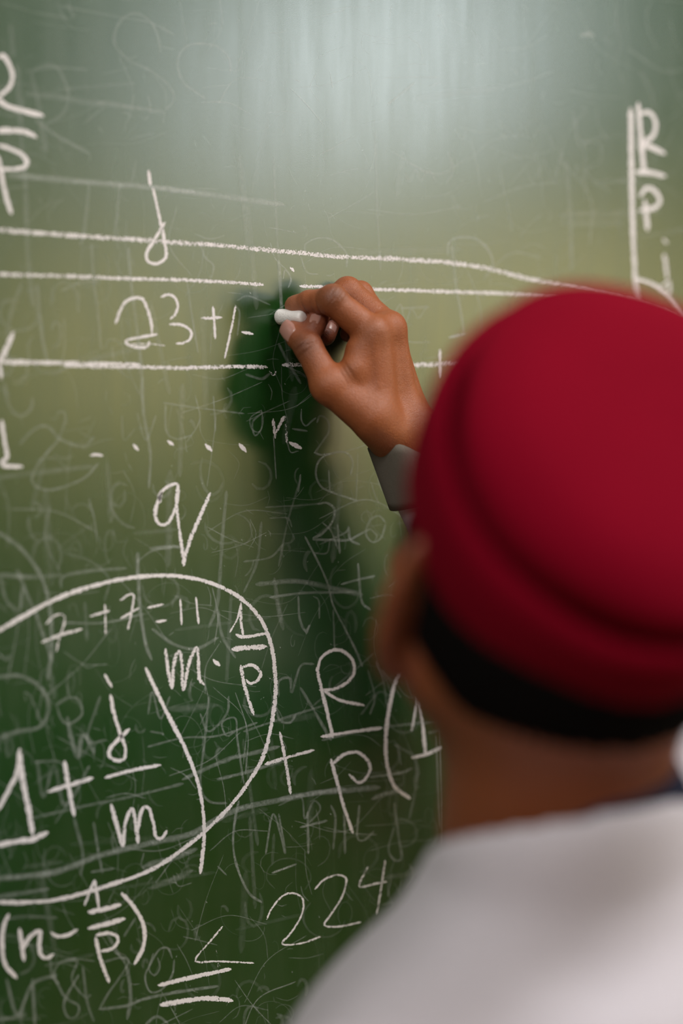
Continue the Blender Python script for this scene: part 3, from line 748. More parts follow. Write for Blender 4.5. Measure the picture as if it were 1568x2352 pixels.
# ------------------------------------------------------------------ hand
def hand_sdf(P):
    k = 6 * mm
    # palm block of metacarpals
    d = rcone(P, H['wr'], H['i0'], 13.5 * mm, 12.5 * mm)
    d = smin(d, rcone(P, H['wrist'], H['m0'], 14.5 * mm, 12.5 * mm), 9 * mm)
    d = smin(d, rcone(P, H['wu'], H['r0'], 13.5 * mm, 11.5 * mm), 9 * mm)
    d = smin(d, rcone(P, H['wu'], H['p0'], 13.0 * mm, 10.5 * mm), 9 * mm)
    d = smin(d, tri(P, H['wr'], H['i0'], H['p0'], 8.5 * mm), 7 * mm)
    # thumb: metacarpal and its muscle
    th = chain(P, [H['t0'], H['t1']], [16 * mm, 12.0 * mm], 4 * mm)
    d = smin(d, th, 11 * mm)
    # web between thumb and index
    web = tri(P, H['t0'], H['t1'] * .8 + H['t0'] * .2, H['i0'] * .78 + H['wr'] * .22, 6.0 * mm)
    d = smin(d, web, 12 * mm)
    d = smin(d, ell(P, at(826, 806, -.063), (10.5 * mm,) * 3), 9 * mm)
    d = smin(d, rcone(P, at(812, 850, -.064), at(786, 868, -.058), 9.5 * mm, 7.5 * mm), 9 * mm)
    # knuckles
    for kk, r in (('i0', 9.5), ('m0', 9.8), ('r0', 9.0)):
        bump = H[kk] - CF * 3.5 * mm + CU * 1.5 * mm
        d = smin(d, ell(P, bump, (r * mm,) * 3), 10 * mm)
    # wrist and forearm
    fa = H['wrist'] + WR_DIR * .13
    sx = nrm(np.cross(WR_DIR, CF)) * 8.5 * mm
    arm = smin(rcone(P, H['wrist'] + sx, fa + sx, 16.5 * mm, 23 * mm), rcone(P, H['wrist'] - sx, fa - sx, 16.5 * mm, 23 * mm), 14 * mm)
    d = smin(d, arm, 22 * mm)
    # fingers
    i = chain(P, [H['i0'], H['i1'], H['i2'], H['i3']], [12.2 * mm, 10.2 * mm, 8.1 * mm, 6.9 * mm], 2.5 * mm)
    i = smin(i, ell(P, H['i1'] + CU * 1.2 * mm - CF * .5 * mm, (10.9 * mm,) * 3), 3 * mm)
    i = smin(i, ell(P, (H['i2'] * .3 + H['i3'] * .7) - CU * 1.6 * mm, (7.6 * mm,) * 3), 3 * mm)
    m_ = chain(P, [H['m0'], H['m1'], H['m2'], H['m3']], [12.2 * mm, 10.4 * mm, 8.6 * mm, 7.6 * mm], 3 * mm)
    r_ = chain(P, [H['r0'], H['r1'], H['r2'], H['r3']], [11.4 * mm, 9.8 * mm, 8.3 * mm, 7.6 * mm], 3 * mm)
    p_ = chain(P, [H['p0'], H['p1'], H['p2'], H['p3']], [10 * mm, 8.4 * mm, 7.2 * mm, 6.4 * mm], 3 * mm)
    t_ = chain(P, [H['t1'], H['t2'], H['t3']], [12.0 * mm, 10.0 * mm, 8.0 * mm], 4 * mm)
    t_ = smin(t_, ell(P, H['t2'] * .35 + H['t3'] * .65, (9.2 * mm,) * 3), 4 * mm)
    t_ = smin(t_, ell(P, H['t1'] - CR * 1.5 * mm - CF * 1.5 * mm, (11.2 * mm,) * 3), 6 * mm)
    f = d
    for a in (i, m_, r_, p_):
        # each finger flows into its own knuckle but only touches its neighbours
        f = smin(f, a, 2.2 * mm)
    f = smin(f, t_, 5 * mm)
    # wrinkles over the thumb joint and the index knuckle
    wr = np.zeros(len(P), np.float32)
    ta = nrm(H['t2'] - H['t1'])
    for j, o in enumerate((-4.5, -1.5, 1.2, 4.0, 6.6)):
        s = (P - H['t2']) @ ta.astype(np.float32) - o * mm + np.sin((P @ np.float32(CU)) * 420 + j * 2.1) * .7 * mm
        rr = ((P - (H['t2'] - CF * 9 * mm - CR * 3 * mm)) ** 2).sum(1)
        wr += np.exp(-(s / (.75 * mm)) ** 2) * np.exp(-rr / (8.5 * mm) ** 2) * .75 * mm
    ia = nrm(H['i1'] - H['i0'])
    for j, o in enumerate((-7, -4.2, -1.6, 1.2, 3.8)):
        s = (P - H['i1']) @ ia.astype(np.float32) - o * mm + np.sin((P @ np.float32(CR)) * 360 + j * 1.7) * .8 * mm
        rr = ((P - (H['i1'] - CF * 9 * mm + CU * 3 * mm)) ** 2).sum(1)
        wr += np.exp(-(s / (.8 * mm)) ** 2) * np.exp(-rr / (9.5 * mm) ** 2) * .6 * mm
    wb = at(790, 848, -.070)
    for j, o in enumerate((-3, 0, 3)):
        s = (P - wb) @ np.float32(nrm(CR + CU * .6)) - o * mm
        rr = ((P - wb) ** 2).sum(1)
        wr += np.exp(-(s / (.8 * mm)) ** 2) * np.exp(-rr / (8 * mm) ** 2) * .8 * mm
    # flexion creases of the index finger, running round its under side
    for ja, jb, o, amp in (('i2', 'i3', .5, 1.5), ('i1', 'i2', 8.5, 1.5), ('i1', 'i2', 14.5, .6)):
        axx = np.float32(nrm(H[jb] - H[ja]))
        s = (P - np.float32(H[ja])) @ axx - o * mm + np.sin((P @ np.float32(CU)) * 300) * .5 * mm
        c0 = H[ja] + axx * o * mm - CU * 7 * mm - CF * 6 * mm
        rr = ((P - np.float32(c0)) ** 2).sum(1)
        wr += np.exp(-(s / (.9 * mm)) ** 2) * np.exp(-rr / (8.0 * mm) ** 2) * amp * mm
    # tendons and veins on the back of the hand
    for kk, w0 in (('i0', 'wr'), ('m0', 'wrist')):
        a_, b_ = H[kk] - CF * 12 * mm, H[w0] - CF * 15 * mm
        dd = rcone(P, a_ * .92 + b_ * .08, b_ * .55 + a_ * .45, 0, 0)
        wr -= np.exp(-(dd / (3.2 * mm)) ** 2) * .55 * mm
    return f + wr


lo = np.min([v for v in H.values()], 0) - .030
hi = np.max([v for v in H.values()], 0) + .030
lo = np.minimum(lo, H['wrist'] + WR_DIR * .09 - .032); hi = np.maximum(hi, H['wrist'] + WR_DIR * .09 + .032)
hV, hQ = polygonize(hand_sdf, lo, hi, 0.9 * mm)


# ------------------------------------------------------------------ head, neck, trunk and arms
def ear(P, s):
    c = hd(s * .0735, -.014, -.028)
    er = nrm(hR * s * .90 - hF * .44)          # pinna leans out and back
    eu = nrm(hU * 1.0 - hF * .15)
    en = nrm(np.cross(eu, er))
    R = np.stack([er, eu, en])
    o = c + er * .010
    d = ell(P, o + eu * .006, (.0185, .036, .0055), R)
    d = smin(d, ell(P, o - eu * .026 - er * .004, (.010, .013, .0055), R), .008)
    # raised rim and hollow
    q = (P - np.float32(o)) @ np.float32(R).T
    rim = np.abs(np.sqrt((q[:, 0] / .0165) ** 2 + ((q[:, 1] - .006) / .034) ** 2) - 1) * .016
    rim = np.sqrt(rim ** 2 + q[:, 2] ** 2) - .0036
    d = smin(d, rim, .004)
    front = 1 if s * float(en @ hF) > 0 else -1
    fr = nrm(hR * s * .6 + hF * .8)
    d = smax(d, -ell(P, o + fr * .006 - er * .002, (.009, .013, .008), R), .004)
    return d


def head_sdf(P):
    d = ell(P, hd(0, 0, .002), (.073, .094, .086), HM)
    d = smin(d, ell(P, hd(0, -.030, -.020), (.068, .066, .066), HM), .03)
    d = smin(d, ell(P, hd(0, .040, -.060), (.058, .056, .070), HM), .03)
    d = smin(d, ell(P, hd(0, .060, -.108), (.030, .028, .024), HM), .035)
    for s in (-1, 1):
        d = smin(d, rcone(P, hd(s * .058, -.008, -.062), hd(s * .022, .066, -.110), .018, .016), .028)
        d = smin(d, ell(P, hd(s * .040, .068, -.045), (.020, .016, .016), HM), .02)      # cheekbone
        d = smax(d, -ell(P, hd(s * .032, .100, -.018), (.016, .014, .011), HM), .012)    # eye socket
        d = smin(d, ell(P, hd(s * .013, .103, -.058), (.010, .011, .009), HM), .008)     # nostril wing
        d = smin(d, rcone(P, hd(s * .015, .093, .002), hd(s * .048, .075, .000), .009, .007), .012)
    d = smin(d, rcone(P, hd(0, .096, -.010), hd(0, .113, -.052), .007, .011), .010)      # nose
    d = smin(d, ell(P, hd(0, .098, -.079), (.024, .010, .0055), HM), .006)
    d = smin(d, ell(P, hd(0, .096, -.090), (.021, .010, .0065), HM), .006)
    return d


def body_sdf(P):
    d = head_sdf(P)
    NC = N + CR * .005
    nk = smin(rcone(P, neck_top + CR * .008, NC + bU * .01, .049, .053), rcone(P, neck_top + hF * .02 - hU * .02 + CR * .010, NC + bF * .025, .044, .050), .02)
    d = smin(d, nk, .03)
    for s in (-1, 1):
        d = smin(d, ear(P, s), .004)
    t_ = ell(P, bd(0, .03, -.26), (.150, .095, .20), np.stack([bR, bF, bU]))
    t_ = smin(t_, ell(P, bd(0, .02, -.46), (.145, .10, .16), np.stack([bR, bF, bU])), .06)
    t_ = smin(t_, rcone(P, N - bU * .07, LS, .040, .040), .03)
    t_ = smin(t_, rcone(P, N - bU * .07, RS, .040, .040), .03)
    d = smin(d, t_, .025)
    d = smin(d, chain(P, [RS, ELB, H['wrist'] + WR_DIR * .02], [.045, .036, .023], .02), .03)
    d = smin(d, chain(P, [LS, LE, LW], [.045, .036, .024], .02), .03)
    # left hand hanging, loosely curled
    pd = nrm(LW - LE)
    kd = bF
    pal = LW + pd * .085
    d = smin(d, tri(P, LW, pal + kd * .03, pal - kd * .03, .013), .015)
    for j, ln in enumerate((.072, .080, .076, .060)):
        b = pal + kd * (.030 - .020 * j)
        f1 = b + pd * ln * .55 + bR * .010
        f2 = b + pd * ln * .85 + bR * .030
        d = smin(d, chain(P, [b, f1, f2], [.010, .0088, .0078], .004), .004)
    d = smin(d, chain(P, [LW + pd * .02 + kd * .015, LW + pd * .05 + kd * .042 + bR * .01, LW + pd * .085 + kd * .05 + bR * .02], [.014, .011, .009], .006), .010)
    return d


lo = np.min([LE, LW, HIP, bd(-.24, -.13, -.75), bd(.2, .15, 0)], 0) - .06
hi = np.max([head_c + .15, RS + .08, H['wrist'], ELB + .05, bd(-.2, .2, 0)], 0) + .03
bV, bQ = polygonize(body_sdf, lo, hi, 4.0 * mm)

# ------------------------------------------------------------------ skin
t = NT('brown_skin')
tc = t.n('ShaderNodeTexCoord').outputs['Object']
tint = t.n('ShaderNodeAttribute', attribute_name='tint').outputs['Color']
spots = t.noise(260.0, 4.0, 0.6, None, tc)
blot = t.noise(45.0, 3.0, 0.5, None, tc)
col = t.mix(t.math('MULTIPLY', spots, 0.55), tint, t.mix(1.0, tint, (0.55, 0.46, 0.42), 'MULTIPLY'))
col = t.mix(t.math('MULTIPLY', blot, 0.4), col, t.mix(1.0, col, (1.15, 0.86, 0.70), 'MULTIPLY'))
vo = t.n('ShaderNodeTexVoronoi'); vo.feature = 'DISTANCE_TO_EDGE'; vo.inputs['Scale'].default_value = 900.0
t.l(tc, vo.inputs['Vector'])
n1 = t.bump(vo.outputs['Distance'], 0.5, 0.0006)
n2 = t.bump(t.noise(520.0, 5.0, 0.6, None, tc), 0.40, 0.0008, n1)
t.set(Base_Color=col, Roughness=0.46, Normal=n2)
t.b.inputs['Subsurface Weight'].default_value = 0.12
t.b.inputs['Subsurface Radius'].default_value = (1.0, 0.35, 0.2)
t.b.inputs['Subsurface Scale'].default_value = 0.004
t.b.inputs['Specular IOR Level'].default_value = 0.45
M_skin = t.m

person = empty('person', (float(N[0]), float(N[1]), 0.0))
tag(person, 'person in a red beanie and pale grey shirt writing on the chalkboard, seen from behind', 'person')
V = np.concatenate([hV, bV]); Q = np.concatenate([hQ, bQ + len(hV)])
body_me = np_mesh('body', V, Q)
tintc = np.tile(np.array([0.295, 0.093, 0.030], np.float32), (len(V), 1))
tintc[len(hV):] = (0.225, 0.068, 0.026)


def dab(c, r, colr, amt=1.0, n=None):
    w = np.exp(-(((hV - c) / r) ** 2).sum(1)) * amt
    tintc[:len(hV)] = tintc[:len(hV)] * (1 - w[:, None]) + np.array(colr) * w[:, None]


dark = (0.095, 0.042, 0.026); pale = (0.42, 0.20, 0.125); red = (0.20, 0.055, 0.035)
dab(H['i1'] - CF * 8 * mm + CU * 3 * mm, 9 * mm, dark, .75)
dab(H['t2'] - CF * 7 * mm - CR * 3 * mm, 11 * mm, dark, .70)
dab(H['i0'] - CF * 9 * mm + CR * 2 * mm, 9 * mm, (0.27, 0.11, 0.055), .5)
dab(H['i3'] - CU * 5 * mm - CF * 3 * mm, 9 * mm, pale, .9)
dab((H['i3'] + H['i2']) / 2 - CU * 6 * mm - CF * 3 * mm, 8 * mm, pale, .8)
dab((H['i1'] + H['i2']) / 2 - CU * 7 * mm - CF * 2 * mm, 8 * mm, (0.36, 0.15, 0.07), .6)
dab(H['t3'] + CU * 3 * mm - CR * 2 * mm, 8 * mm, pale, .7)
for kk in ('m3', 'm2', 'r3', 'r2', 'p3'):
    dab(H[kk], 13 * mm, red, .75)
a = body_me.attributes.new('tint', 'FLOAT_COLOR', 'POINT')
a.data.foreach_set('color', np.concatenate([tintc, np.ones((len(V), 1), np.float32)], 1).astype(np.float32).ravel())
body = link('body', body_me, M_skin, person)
tag(body, 'brown skin of the head, neck and writing hand')

# nails
t = NT('finger_nail')
t.set(Base_Color=t.mix(t.noise(300.0), (0.34, 0.17, 0.135), (0.42, 0.22, 0.18)), Roughness=0.32)
t.b.inputs['Subsurface Weight'].default_value = 0.1
t.b.inputs['Subsurface Scale'].default_value = 0.002
M_nail = t.m


def nail(base, tip, up, w, ln, r, back, taper=.0006):
    """curved plate on the back of a fingertip: centre at back*(base)+(1-back)*tip"""
    ax = nrm(tip - base)
    up = nrm(up - ax * (up @ ax)); sd = np.cross(ax, up)
    c = tip * (1 - back) + base * back
    Vv, Ff = [], []
    nu, nv = 11, 11
    for layer in (0, 1):
        for iu in range(nu):
            for iv in range(nv):
                u = iu / (nu - 1) * 2 - 1; v = iv / (nv - 1) * 2 - 1
                # superellipse outline
                sx = u * math.sqrt(max(0, 1 - 0.42 * v * v)) if v < 0 else u * math.sqrt(max(0, 1 - 0.22 * v * v))
                ang = sx * w / 2 / r
                dome = -0.00045 * (v * v) * (ln / .010) - (0.0012 if abs(u) == 1 or abs(v) == 1 else 0)
                rr = r + dome - v * taper - (0.0009 if layer else 0.0)
                Vv.append(c + ax * v * ln / 2 + sd * math.sin(ang) * rr + up * math.cos(ang) * rr)
    for layer in (0, 1):
        b = layer * nu * nv
        for iu in range(nu - 1):
            for iv in range(nv - 1):
                q = (b + iu * nv + iv, b + (iu + 1) * nv + iv, b + (iu + 1) * nv + iv + 1, b + iu * nv + iv + 1)
                Ff.append(q if layer == 0 else q[::-1])
    return mesh('nail', Vv, Ff)


for bs, tp, up, w, ln, r, bk in (
        ('t2', 't3', -CF * .92 - CR * .12 - CU * .36, .0165, .0165, .0104, .08),
        ('m2', 'm3', -CF * .8 - CR * .10 + CU * .2, .0098, .0110, .0080, .10),
        ('r2', 'r3', -CF * .75 + CR * .35, .0092, .0105, .0079, .10),
        ('i2', 'i3', CU + CF * .4, .0110, .0120, .0073, .05)):
    link('nail', nail(H[bs], H[tp], up, w, ln, r, bk), M_nail, body)

# eyes
M_eye = simple('eye_white', (0.75, 0.72, 0.68), 0.15, 200, 0.0, 0.03)
M_iris = simple('eye_iris_dark', (0.03, 0.015, 0.008), 0.1, 200, 0.0, 0.1)
def ball(name, c, r, seg=20, sc=(1, 1, 1)):
    bm = bmesh.new()
    bmesh.ops.create_uvsphere(bm, u_segments=seg, v_segments=seg // 2, radius=r)
    for v in bm.verts: v.co = Vector((v.co.x * sc[0], v.co.y * sc[1], v.co.z * sc[2])) + Vector(tuple(map(float, c)))
    me = bpy.data.meshes.new(name); bm.to_mesh(me); bm.free()
    return me
for s in (-1, 1):
    link('eyeball', ball('eyeball', hd(s * .032, .082, -.018), .012), M_eye, body)
    link('iris', ball('iris', hd(s * .032, .0892, -.0165), .0058), M_iris, body)

# ------------------------------------------------------------------ hair
def hair_sdf(P):
    d = head_sdf(P) - .0055 + wob(P, 900, 3) * .0012
    q = (P - np.float32(head_c)) @ np.float32(HM).T
    # hair line: behind the ears and across the nape
    x, y, z = q[:, 0], q[:, 1], q[:, 2]
    nape = -.100 + np.clip(np.abs(x) - .028, 0, 1) * 1.05 + np.clip(y + .045, 0, 1) * .22
    low = nape - z
    front = y - (.020 + np.clip(z + .02, -1, 0) * .6)
    m = smax(d, low, .006)
    m = smax(m, front, .006)
    m = smax(m, z - .05, .01)
    return m


lo = head_c - .13; hi = head_c + .13
kV, kQ = polygonize(hair_sdf, lo, hi, 2.0 * mm)
t = NT('black_cropped_hair')
tc = t.n('ShaderNodeTexCoord').outputs['Object']
hz = t.noise(700.0, 3.0, 0.6, None, tc)
t.set(Base_Color=t.mix(hz, (0.0015, 0.0013, 0.0012), (0.005, 0.004, 0.0035)), Roughness=0.95, Normal=t.bump(hz, 0.6, 0.002))
t.b.inputs['Specular IOR Level'].default_value = 0.05
tag(link('hair', np_mesh('hair', kV, kQ), t.m, person), 'short black hair below the beanie')

# ------------------------------------------------------------------ beanie
M_red = fabric('red_felted_wool', (0.158, 0.0010, 0.010), 0.97, 700.0, 0.08, 0.0)
M_red.node_tree.nodes['Principled BSDF'].inputs['Specular IOR Level'].default_value = 0.05
hatF = nrm(hF - hatU * (hF @ hatU)); hatR = np.cross(hatF, hatU)


def revolve(name, prof, nseg, disp=None, close_top=False):
    V, F = [], []
    n = len(prof)
    for j in range(nseg):
        a = 2 * math.pi * j / nseg
        for i, (r, h) in enumerate(prof):
            rx, ry, hh = r * math.cos(a) * .942, r * math.sin(a) * 1.118, h
            p = hat_c + hatR * rx + hatF * ry + hatU * hh
            if disp: p = p + disp(a, r, h, i / (n - 1))
            V.append(p)
    for j in range(nseg):
        k = (j + 1) % nseg
        for i in range(n - 1):
            F.append((j * n + i, k * n + i, k * n + i + 1, j * n + i + 1))
    return mesh(name, V, F)


def crown_disp(a, r, h, s):
    out = hatR * math.cos(a) + hatF * math.sin(a)
    w = math.sin(a * 2 + .6) * .0030 + math.sin(a * 5 + h * 60) * .0012
    fold = math.exp(-((h - .072) / .010) ** 2) * (math.exp(-((math.atan2(math.sin(a + .9), math.cos(a + .9))) / .7) ** 2))
    fade = min(1.0, r / .05)
    return out * (w * fade * min(1, h / .05)) + (-out * .35 - hatU) * fold * .005


crown_prof = [(.0845, .000), (.0840, .024), (.0815, .040), (.0830, .047), (.0862, .055), (.0872, .062), (.0840, .0695), (.0750, .0765), (.0640, .0815), (.0500, .0845), (.0340, .0860), (.0180, .0865), (.0060, .0867), (.0005, .0867)]
crown_prof = [tuple(p) for p in spline(crown_prof, .004)]
crown_me = revolve('beanie', crown_prof, 96, crown_disp)
beanie = link('beanie', crown_me, M_red, person)
tag(beanie, 'deep red wool beanie with a turned up cuff')
cuff_prof = [(.0838, .047), (.0832, .024), (.0835, .002), (.0855, -.0045), (.0895, -.0055), (.0925, -.002), (.0945, .010), (.0958, .024), (.0962, .037), (.0950, .0455), (.0915, .0500), (.0872, .0480), (.0840, .042), (.0820, .036)]
cuff_prof = [tuple(p) for p in spline(cuff_prof, .003)]
cuff = link('cuff', revolve('cuff', cuff_prof, 96, lambda a, r, h, s: (hatR * math.cos(a) + hatF * math.sin(a)) * (math.sin(a * 2 + .6) * .0022 + math.sin(a * 7 + h * 40) * .0005)), M_red, beanie)
for m_o in (beanie, cuff):
    ss = m_o.modifiers.new('subdivision', 'SUBSURF'); ss.levels = 1; ss.render_levels = 2

# ------------------------------------------------------------------ shirt
BM = np.stack([bR, bF, bU])


def torso(P):
    t_ = ell(P, bd(0.01, .028, -.26), (.185, .130, .25), BM)
    t_ = smin(t_, ell(P, bd(0, .02, -.50), (.185, .135, .16), BM), .08)
    t_ = smin(t_, rcone(P, bd(-.026, -.005, -.078), LS, .046, .058), .035)
    t_ = smin(t_, rcone(P, bd(.040, .0, -.050), RS, .052, .060), .04)
    t_ = smin(t_, ell(P, bd(.015, -.035, -.13), (.125, .075, .10), BM), .05)
    return t_


foldd = nrm(bR * .85 + bU * .35 - bF * .3)
nk_ax = nrm((neck_top - N) + bU * .02)


def shirt_sdf(P):
    d = torso(P)
    wrist_end = H['wrist'] + WR_DIR * .030
    d = smin(d, chain(P, [RS, ELB - bU * .005, wrist_end], [.060, .050, .032], .03), .04)
    d = smin(d, chain(P, [LS, LE, LW], [.060, .056, .040], .03), .04)
    # stand collar
    q = P - np.float32(N)
    # collar: a low band around the neck
    c0, c1 = N - nk_ax * .03, N + nk_ax * .004
    d = smin(d, rcone(P, c0, c1, .075, .0695), .022)
    PS = P @ (np.eye(3, dtype=np.float32) - .75 * np.outer(foldd, foldd).astype(np.float32))
    d = d + wob(PS, 46, 5) * .0065 + wob(PS, 110, 9) * .0032
    # neck opening, sloping down to the front
    hole = rcone(P, N - nk_ax * .06, N + nk_ax * .25, .0555, .0640)
    d = smax(d, -hole, .006)
    topn = nrm(bU * 1.0 + bF * .42 + bR * .10)
    d = smax(d, np.minimum((q @ np.float32(topn)) - .008, .098 - np.sqrt((q ** 2).sum(1))), .008)
    # ends of the sleeves and hem
    cut = -((P - np.float32(H['wrist'] + WR_DIR * .030)) @ np.float32(WR_DIR))
    near = np.sqrt(((P - np.float32(H['wrist'])) ** 2).sum(1)) < .085
    d = np.where(near, smax(d, cut, .003), d)
    cutl = (P - np.float32(LW - nrm(LW - LE) * .01)) @ np.float32(nrm(LW - LE))
    nearl = np.sqrt(((P - np.float32(LW)) ** 2).sum(1)) < .09
    d = np.where(nearl, smax(d, cutl, .003), d)
    d = smax(d, -(q @ np.float32(bU)) - .62, .004)
    return d


lo = np.min([LE, LW, bd(-.3, -.18, -.66), bd(.24, .15, -.66), bd(-.3, .2, -.66)], 0) - .05
hi = np.max([RS + .10, H['wrist'] + .04, ELB + .08, bd(-.2, .2, .06), N + .1], 0) + .03
sV, sQ = polygonize(shirt_sdf, lo, hi, 4.0 * mm)
M_shirt = fabric('pale_grey_cotton', (0.52, 0.495, 0.545), 0.92, 1100.0, 0.05, 0.15)
shirt = link('shirt', np_mesh('shirt', sV, sQ), M_shirt, person)
tag(shirt, 'pale grey heather shirt')
sm = shirt.modifiers.new('smooth', 'SMOOTH'); sm.factor = .5; sm.iterations = 3

# shirt cuff, unbuttoned, turned loosely around the wrist
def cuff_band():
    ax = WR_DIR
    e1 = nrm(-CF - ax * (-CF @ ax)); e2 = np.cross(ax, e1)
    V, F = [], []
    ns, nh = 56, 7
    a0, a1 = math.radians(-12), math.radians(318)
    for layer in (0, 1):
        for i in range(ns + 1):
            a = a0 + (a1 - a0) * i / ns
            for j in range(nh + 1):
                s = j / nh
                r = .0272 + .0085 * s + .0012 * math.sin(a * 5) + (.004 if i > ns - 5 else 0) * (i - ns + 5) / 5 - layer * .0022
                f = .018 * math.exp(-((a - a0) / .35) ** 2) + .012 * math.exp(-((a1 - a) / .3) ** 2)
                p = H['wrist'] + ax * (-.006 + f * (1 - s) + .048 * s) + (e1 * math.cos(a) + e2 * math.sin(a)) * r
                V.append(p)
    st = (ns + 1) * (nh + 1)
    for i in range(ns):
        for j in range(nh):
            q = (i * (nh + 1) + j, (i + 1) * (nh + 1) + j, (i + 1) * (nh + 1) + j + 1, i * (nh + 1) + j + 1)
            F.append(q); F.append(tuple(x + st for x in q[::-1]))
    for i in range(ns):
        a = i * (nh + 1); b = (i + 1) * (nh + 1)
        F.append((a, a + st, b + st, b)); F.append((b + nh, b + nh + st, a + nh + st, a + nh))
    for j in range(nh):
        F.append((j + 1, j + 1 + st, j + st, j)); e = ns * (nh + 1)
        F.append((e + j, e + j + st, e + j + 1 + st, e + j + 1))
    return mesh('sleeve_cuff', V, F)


M_cuff_shade = fabric('khaki_cuff_shaded', (0.13, 0.115, 0.095), 0.92, 1100.0, 0.08, 0.1)  # dark khaki colour puts the head's shade on the shirt cuff
tag(link('sleeve_cuff', cuff_band(), M_cuff_shade, shirt), 'open shirt cuff around the writing wrist')

# navy collar of the t-shirt underneath
M_navy = fabric('navy_jersey', (0.010, 0.012, 0.030), 0.9, 1000.0, 0.1, 0.2)


def tee_band():
    V, F = [], []
    n, m = 72, 10
    nrmv = nrm(bU * 1.0 + bF * .36 - bR * .44)
    e1 = nrm(bR - nrmv * (bR @ nrmv)); e2 = np.cross(nrmv, e1)
    c = N + CR * .004 + nk_ax * .0165
    for i in range(n):
        a = 2 * math.pi * i / n
        rad = e1 * math.cos(a) * .0585 + e2 * (math.sin(a) * .0635 + .005)
        dr = nrm(rad)
        back = .5 - .5 * math.sin(a)
        for j in range(m):
            b = 2 * math.pi * j / m
            V.append(c + rad + dr * math.cos(b) * .0032 + nrmv * (math.sin(b) * (.010 + .016 * max(0, math.cos(a + .5)))))
    for i in range(n):
        k = (i + 1) % n
        for j in range(m):
            l = (j + 1) % m
            F.append((i * m + j, k * m + j, k * m + l, i * m + l))
    return mesh('t_shirt_collar', V, F)


tag(link('t_shirt_collar', tee_band(), M_navy, person), 'navy blue t-shirt collar around the neck')


# ------------------------------------------------------------------ trousers and shoes
FL = bd(-.11, .02, 0); FL[2] = .08
FR = bd(.11, .05, 0); FR[2] = .08
HL = bd(-.085, .01, -.62); HR_ = bd(.085, .01, -.62)
KL = (HL + FL) / 2 + bF * .02; KR = (HR_ + FR) / 2 + bF * .02


def trouser_sdf(P):
    d = ell(P, bd(0, .01, -.60), (.165, .115, .12), BM)
    d = smin(d, chain(P, [HL, KL, FL], [.088, .066, .058], .03), .03)
    d = smin(d, chain(P, [HR_, KR, FR], [.088, .066, .058], .03), .03)
    d = smax(d, .045 - P[:, 2], .004)
    d = smax(d, P[:, 2] - np.float32(N[2] - .54), .004)
    return d + wob(P, 30, 21) * .004


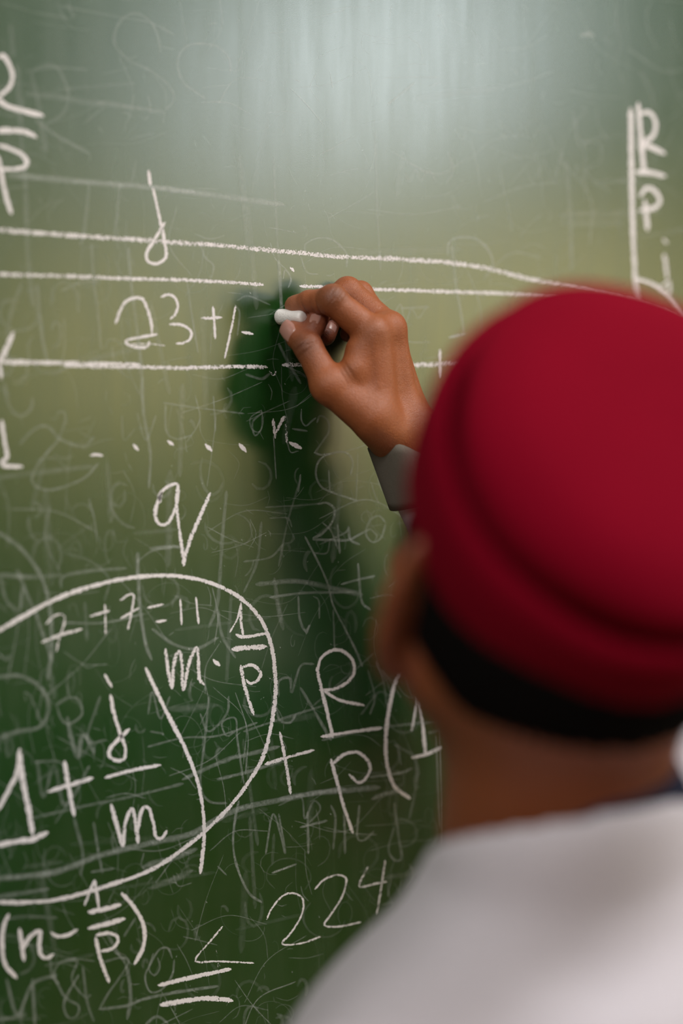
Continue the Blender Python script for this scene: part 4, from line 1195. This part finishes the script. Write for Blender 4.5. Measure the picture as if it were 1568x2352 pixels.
pts = np.array([FL, FR, HL, HR_, bd(-.2, -.15, -.5), bd(.2, .15, -.5), bd(-.2, .15, -.5), bd(.2, -.15, -.5)])
tV, tQ = polygonize(trouser_sdf, np.append(pts.min(0)[:2] - .09, .0), np.append(pts.max(0)[:2] + .09, N[2] - .44), 8 * mm)
link('trousers', np_mesh('trousers', tV, tQ), fabric('dark_grey_denim', (0.030, 0.032, 0.040), 0.9, 900, .1, .1), person)
M_shoe = simple('dark_leather', (0.02, 0.018, 0.016), 0.4, 300, .1, .1)
M_sole = simple('rubber_sole', (0.55, 0.53, 0.50), 0.7, 300, .1, .05)
for c in (FL, FR):
    def shoe_sdf(P, c=c):
        g = np.array([c[0], c[1], 0.])
        d = chain(P, [g + bU * .055 - bF * .03, g + bU * .045 + bF * .06, g + bU * .035 + bF * .16], [.048, .046, .034], .03)
        d = smin(d, rcone(P, g + bU * .05 - bF * .02, g + bU * .10 - bF * .01, .046, .046), .02)
        return smax(d, .016 - P[:, 2], .004)
    v_, q_ = polygonize(shoe_sdf, (c[0] - .22, c[1] - .22, 0), (c[0] + .22, c[1] + .24, .18), 5 * mm)
    sh = link('shoe', np_mesh('shoe', v_, q_), M_shoe, person)
    def sole_sdf(P, c=c):
        g = np.array([c[0], c[1], .02])
        q = P.copy(); q[:, 2] = .02
        d = chain(q, [g - bF * .03, g + bF * .06, g + bF * .16], [.050, .049, .037], .03)
        return smax(d, np.abs(P[:, 2] - .0102) - .0098, .002)
    v_, q_ = polygonize(sole_sdf, (c[0] - .22, c[1] - .22, -.012), (c[0] + .22, c[1] + .24, .04), 4 * mm)
    link('sole', np_mesh('sole', v_, q_), M_sole, sh)

# ------------------------------------------------------------------ the piece of chalk
ca, cb = at(637, 727, -.0012), at(697, 729, -.0270)
ax = nrm(cb - ca)
e1 = nrm(np.cross(ax, CU)); e2 = np.cross(ax, e1)
ln = np.linalg.norm(cb - ca)
prof = [(0, .0), (.0034, .0), (.0048, .0006), (.0056, .0022), (.0057, .006), (.0055, .010), (.0052, .016), (.0051, ln - .004), (.0051, ln - .0022), (.0045, ln - .0006), (.0034, ln), (0, ln)]
V, F = [], []
ns = 32
for j in range(ns):
    a = 2 * math.pi * j / ns
    for i, (r, h) in enumerate(prof):
        rr = r * (1 + .03 * math.sin(a * 3 + i)) 
        V.append(ca + ax * (h + .0008 * math.cos(a) * (1 if i < 4 else 0)) + (e1 * math.cos(a) + e2 * math.sin(a)) * rr)
n = len(prof)
for j in range(ns):
    k = (j + 1) % ns
    for i in range(n - 1):
        F.append((j * n + i, j * n + i + 1, k * n + i + 1, k * n + i))
me = mesh('chalk', V, F)
bm = bmesh.new(); bm.from_mesh(me); bmesh.ops.remove_doubles(bm, verts=bm.verts, dist=1e-5); bmesh.ops.recalc_face_normals(bm, faces=bm.faces); bm.to_mesh(me); bm.free()
M_stick = simple('white_chalk_stick', (0.82, 0.80, 0.79), 0.9, 900, .3, .03)
tag(link('chalk', me, M_stick), 'short stub of white chalk held between thumb and index finger', 'chalk')

# ceiling fittings that light the room
M_housing = simple('lamp_housing_white', (0.8, 0.8, 0.78), 0.4, 90, .05, .03)
for (lx, ly, lp), wh in zip(LAMPS, ('left side nearest the chalkboard', 'right side nearest the chalkboard', 'left side at the back of the room', 'right side at the back of the room')):
    r = empty('ceiling_lamp', (lx, ly, ROOM_Z1))
    tag(r, 'long white ceiling lamp, ' + wh, 'lamp', 'ceiling lamps')
    link('housing', boxes('housing', [(lx - .65, lx + .65, ly - .17, ly + .17, ROOM_Z1 - .08, ROOM_Z1)], .006), M_housing, r, False)
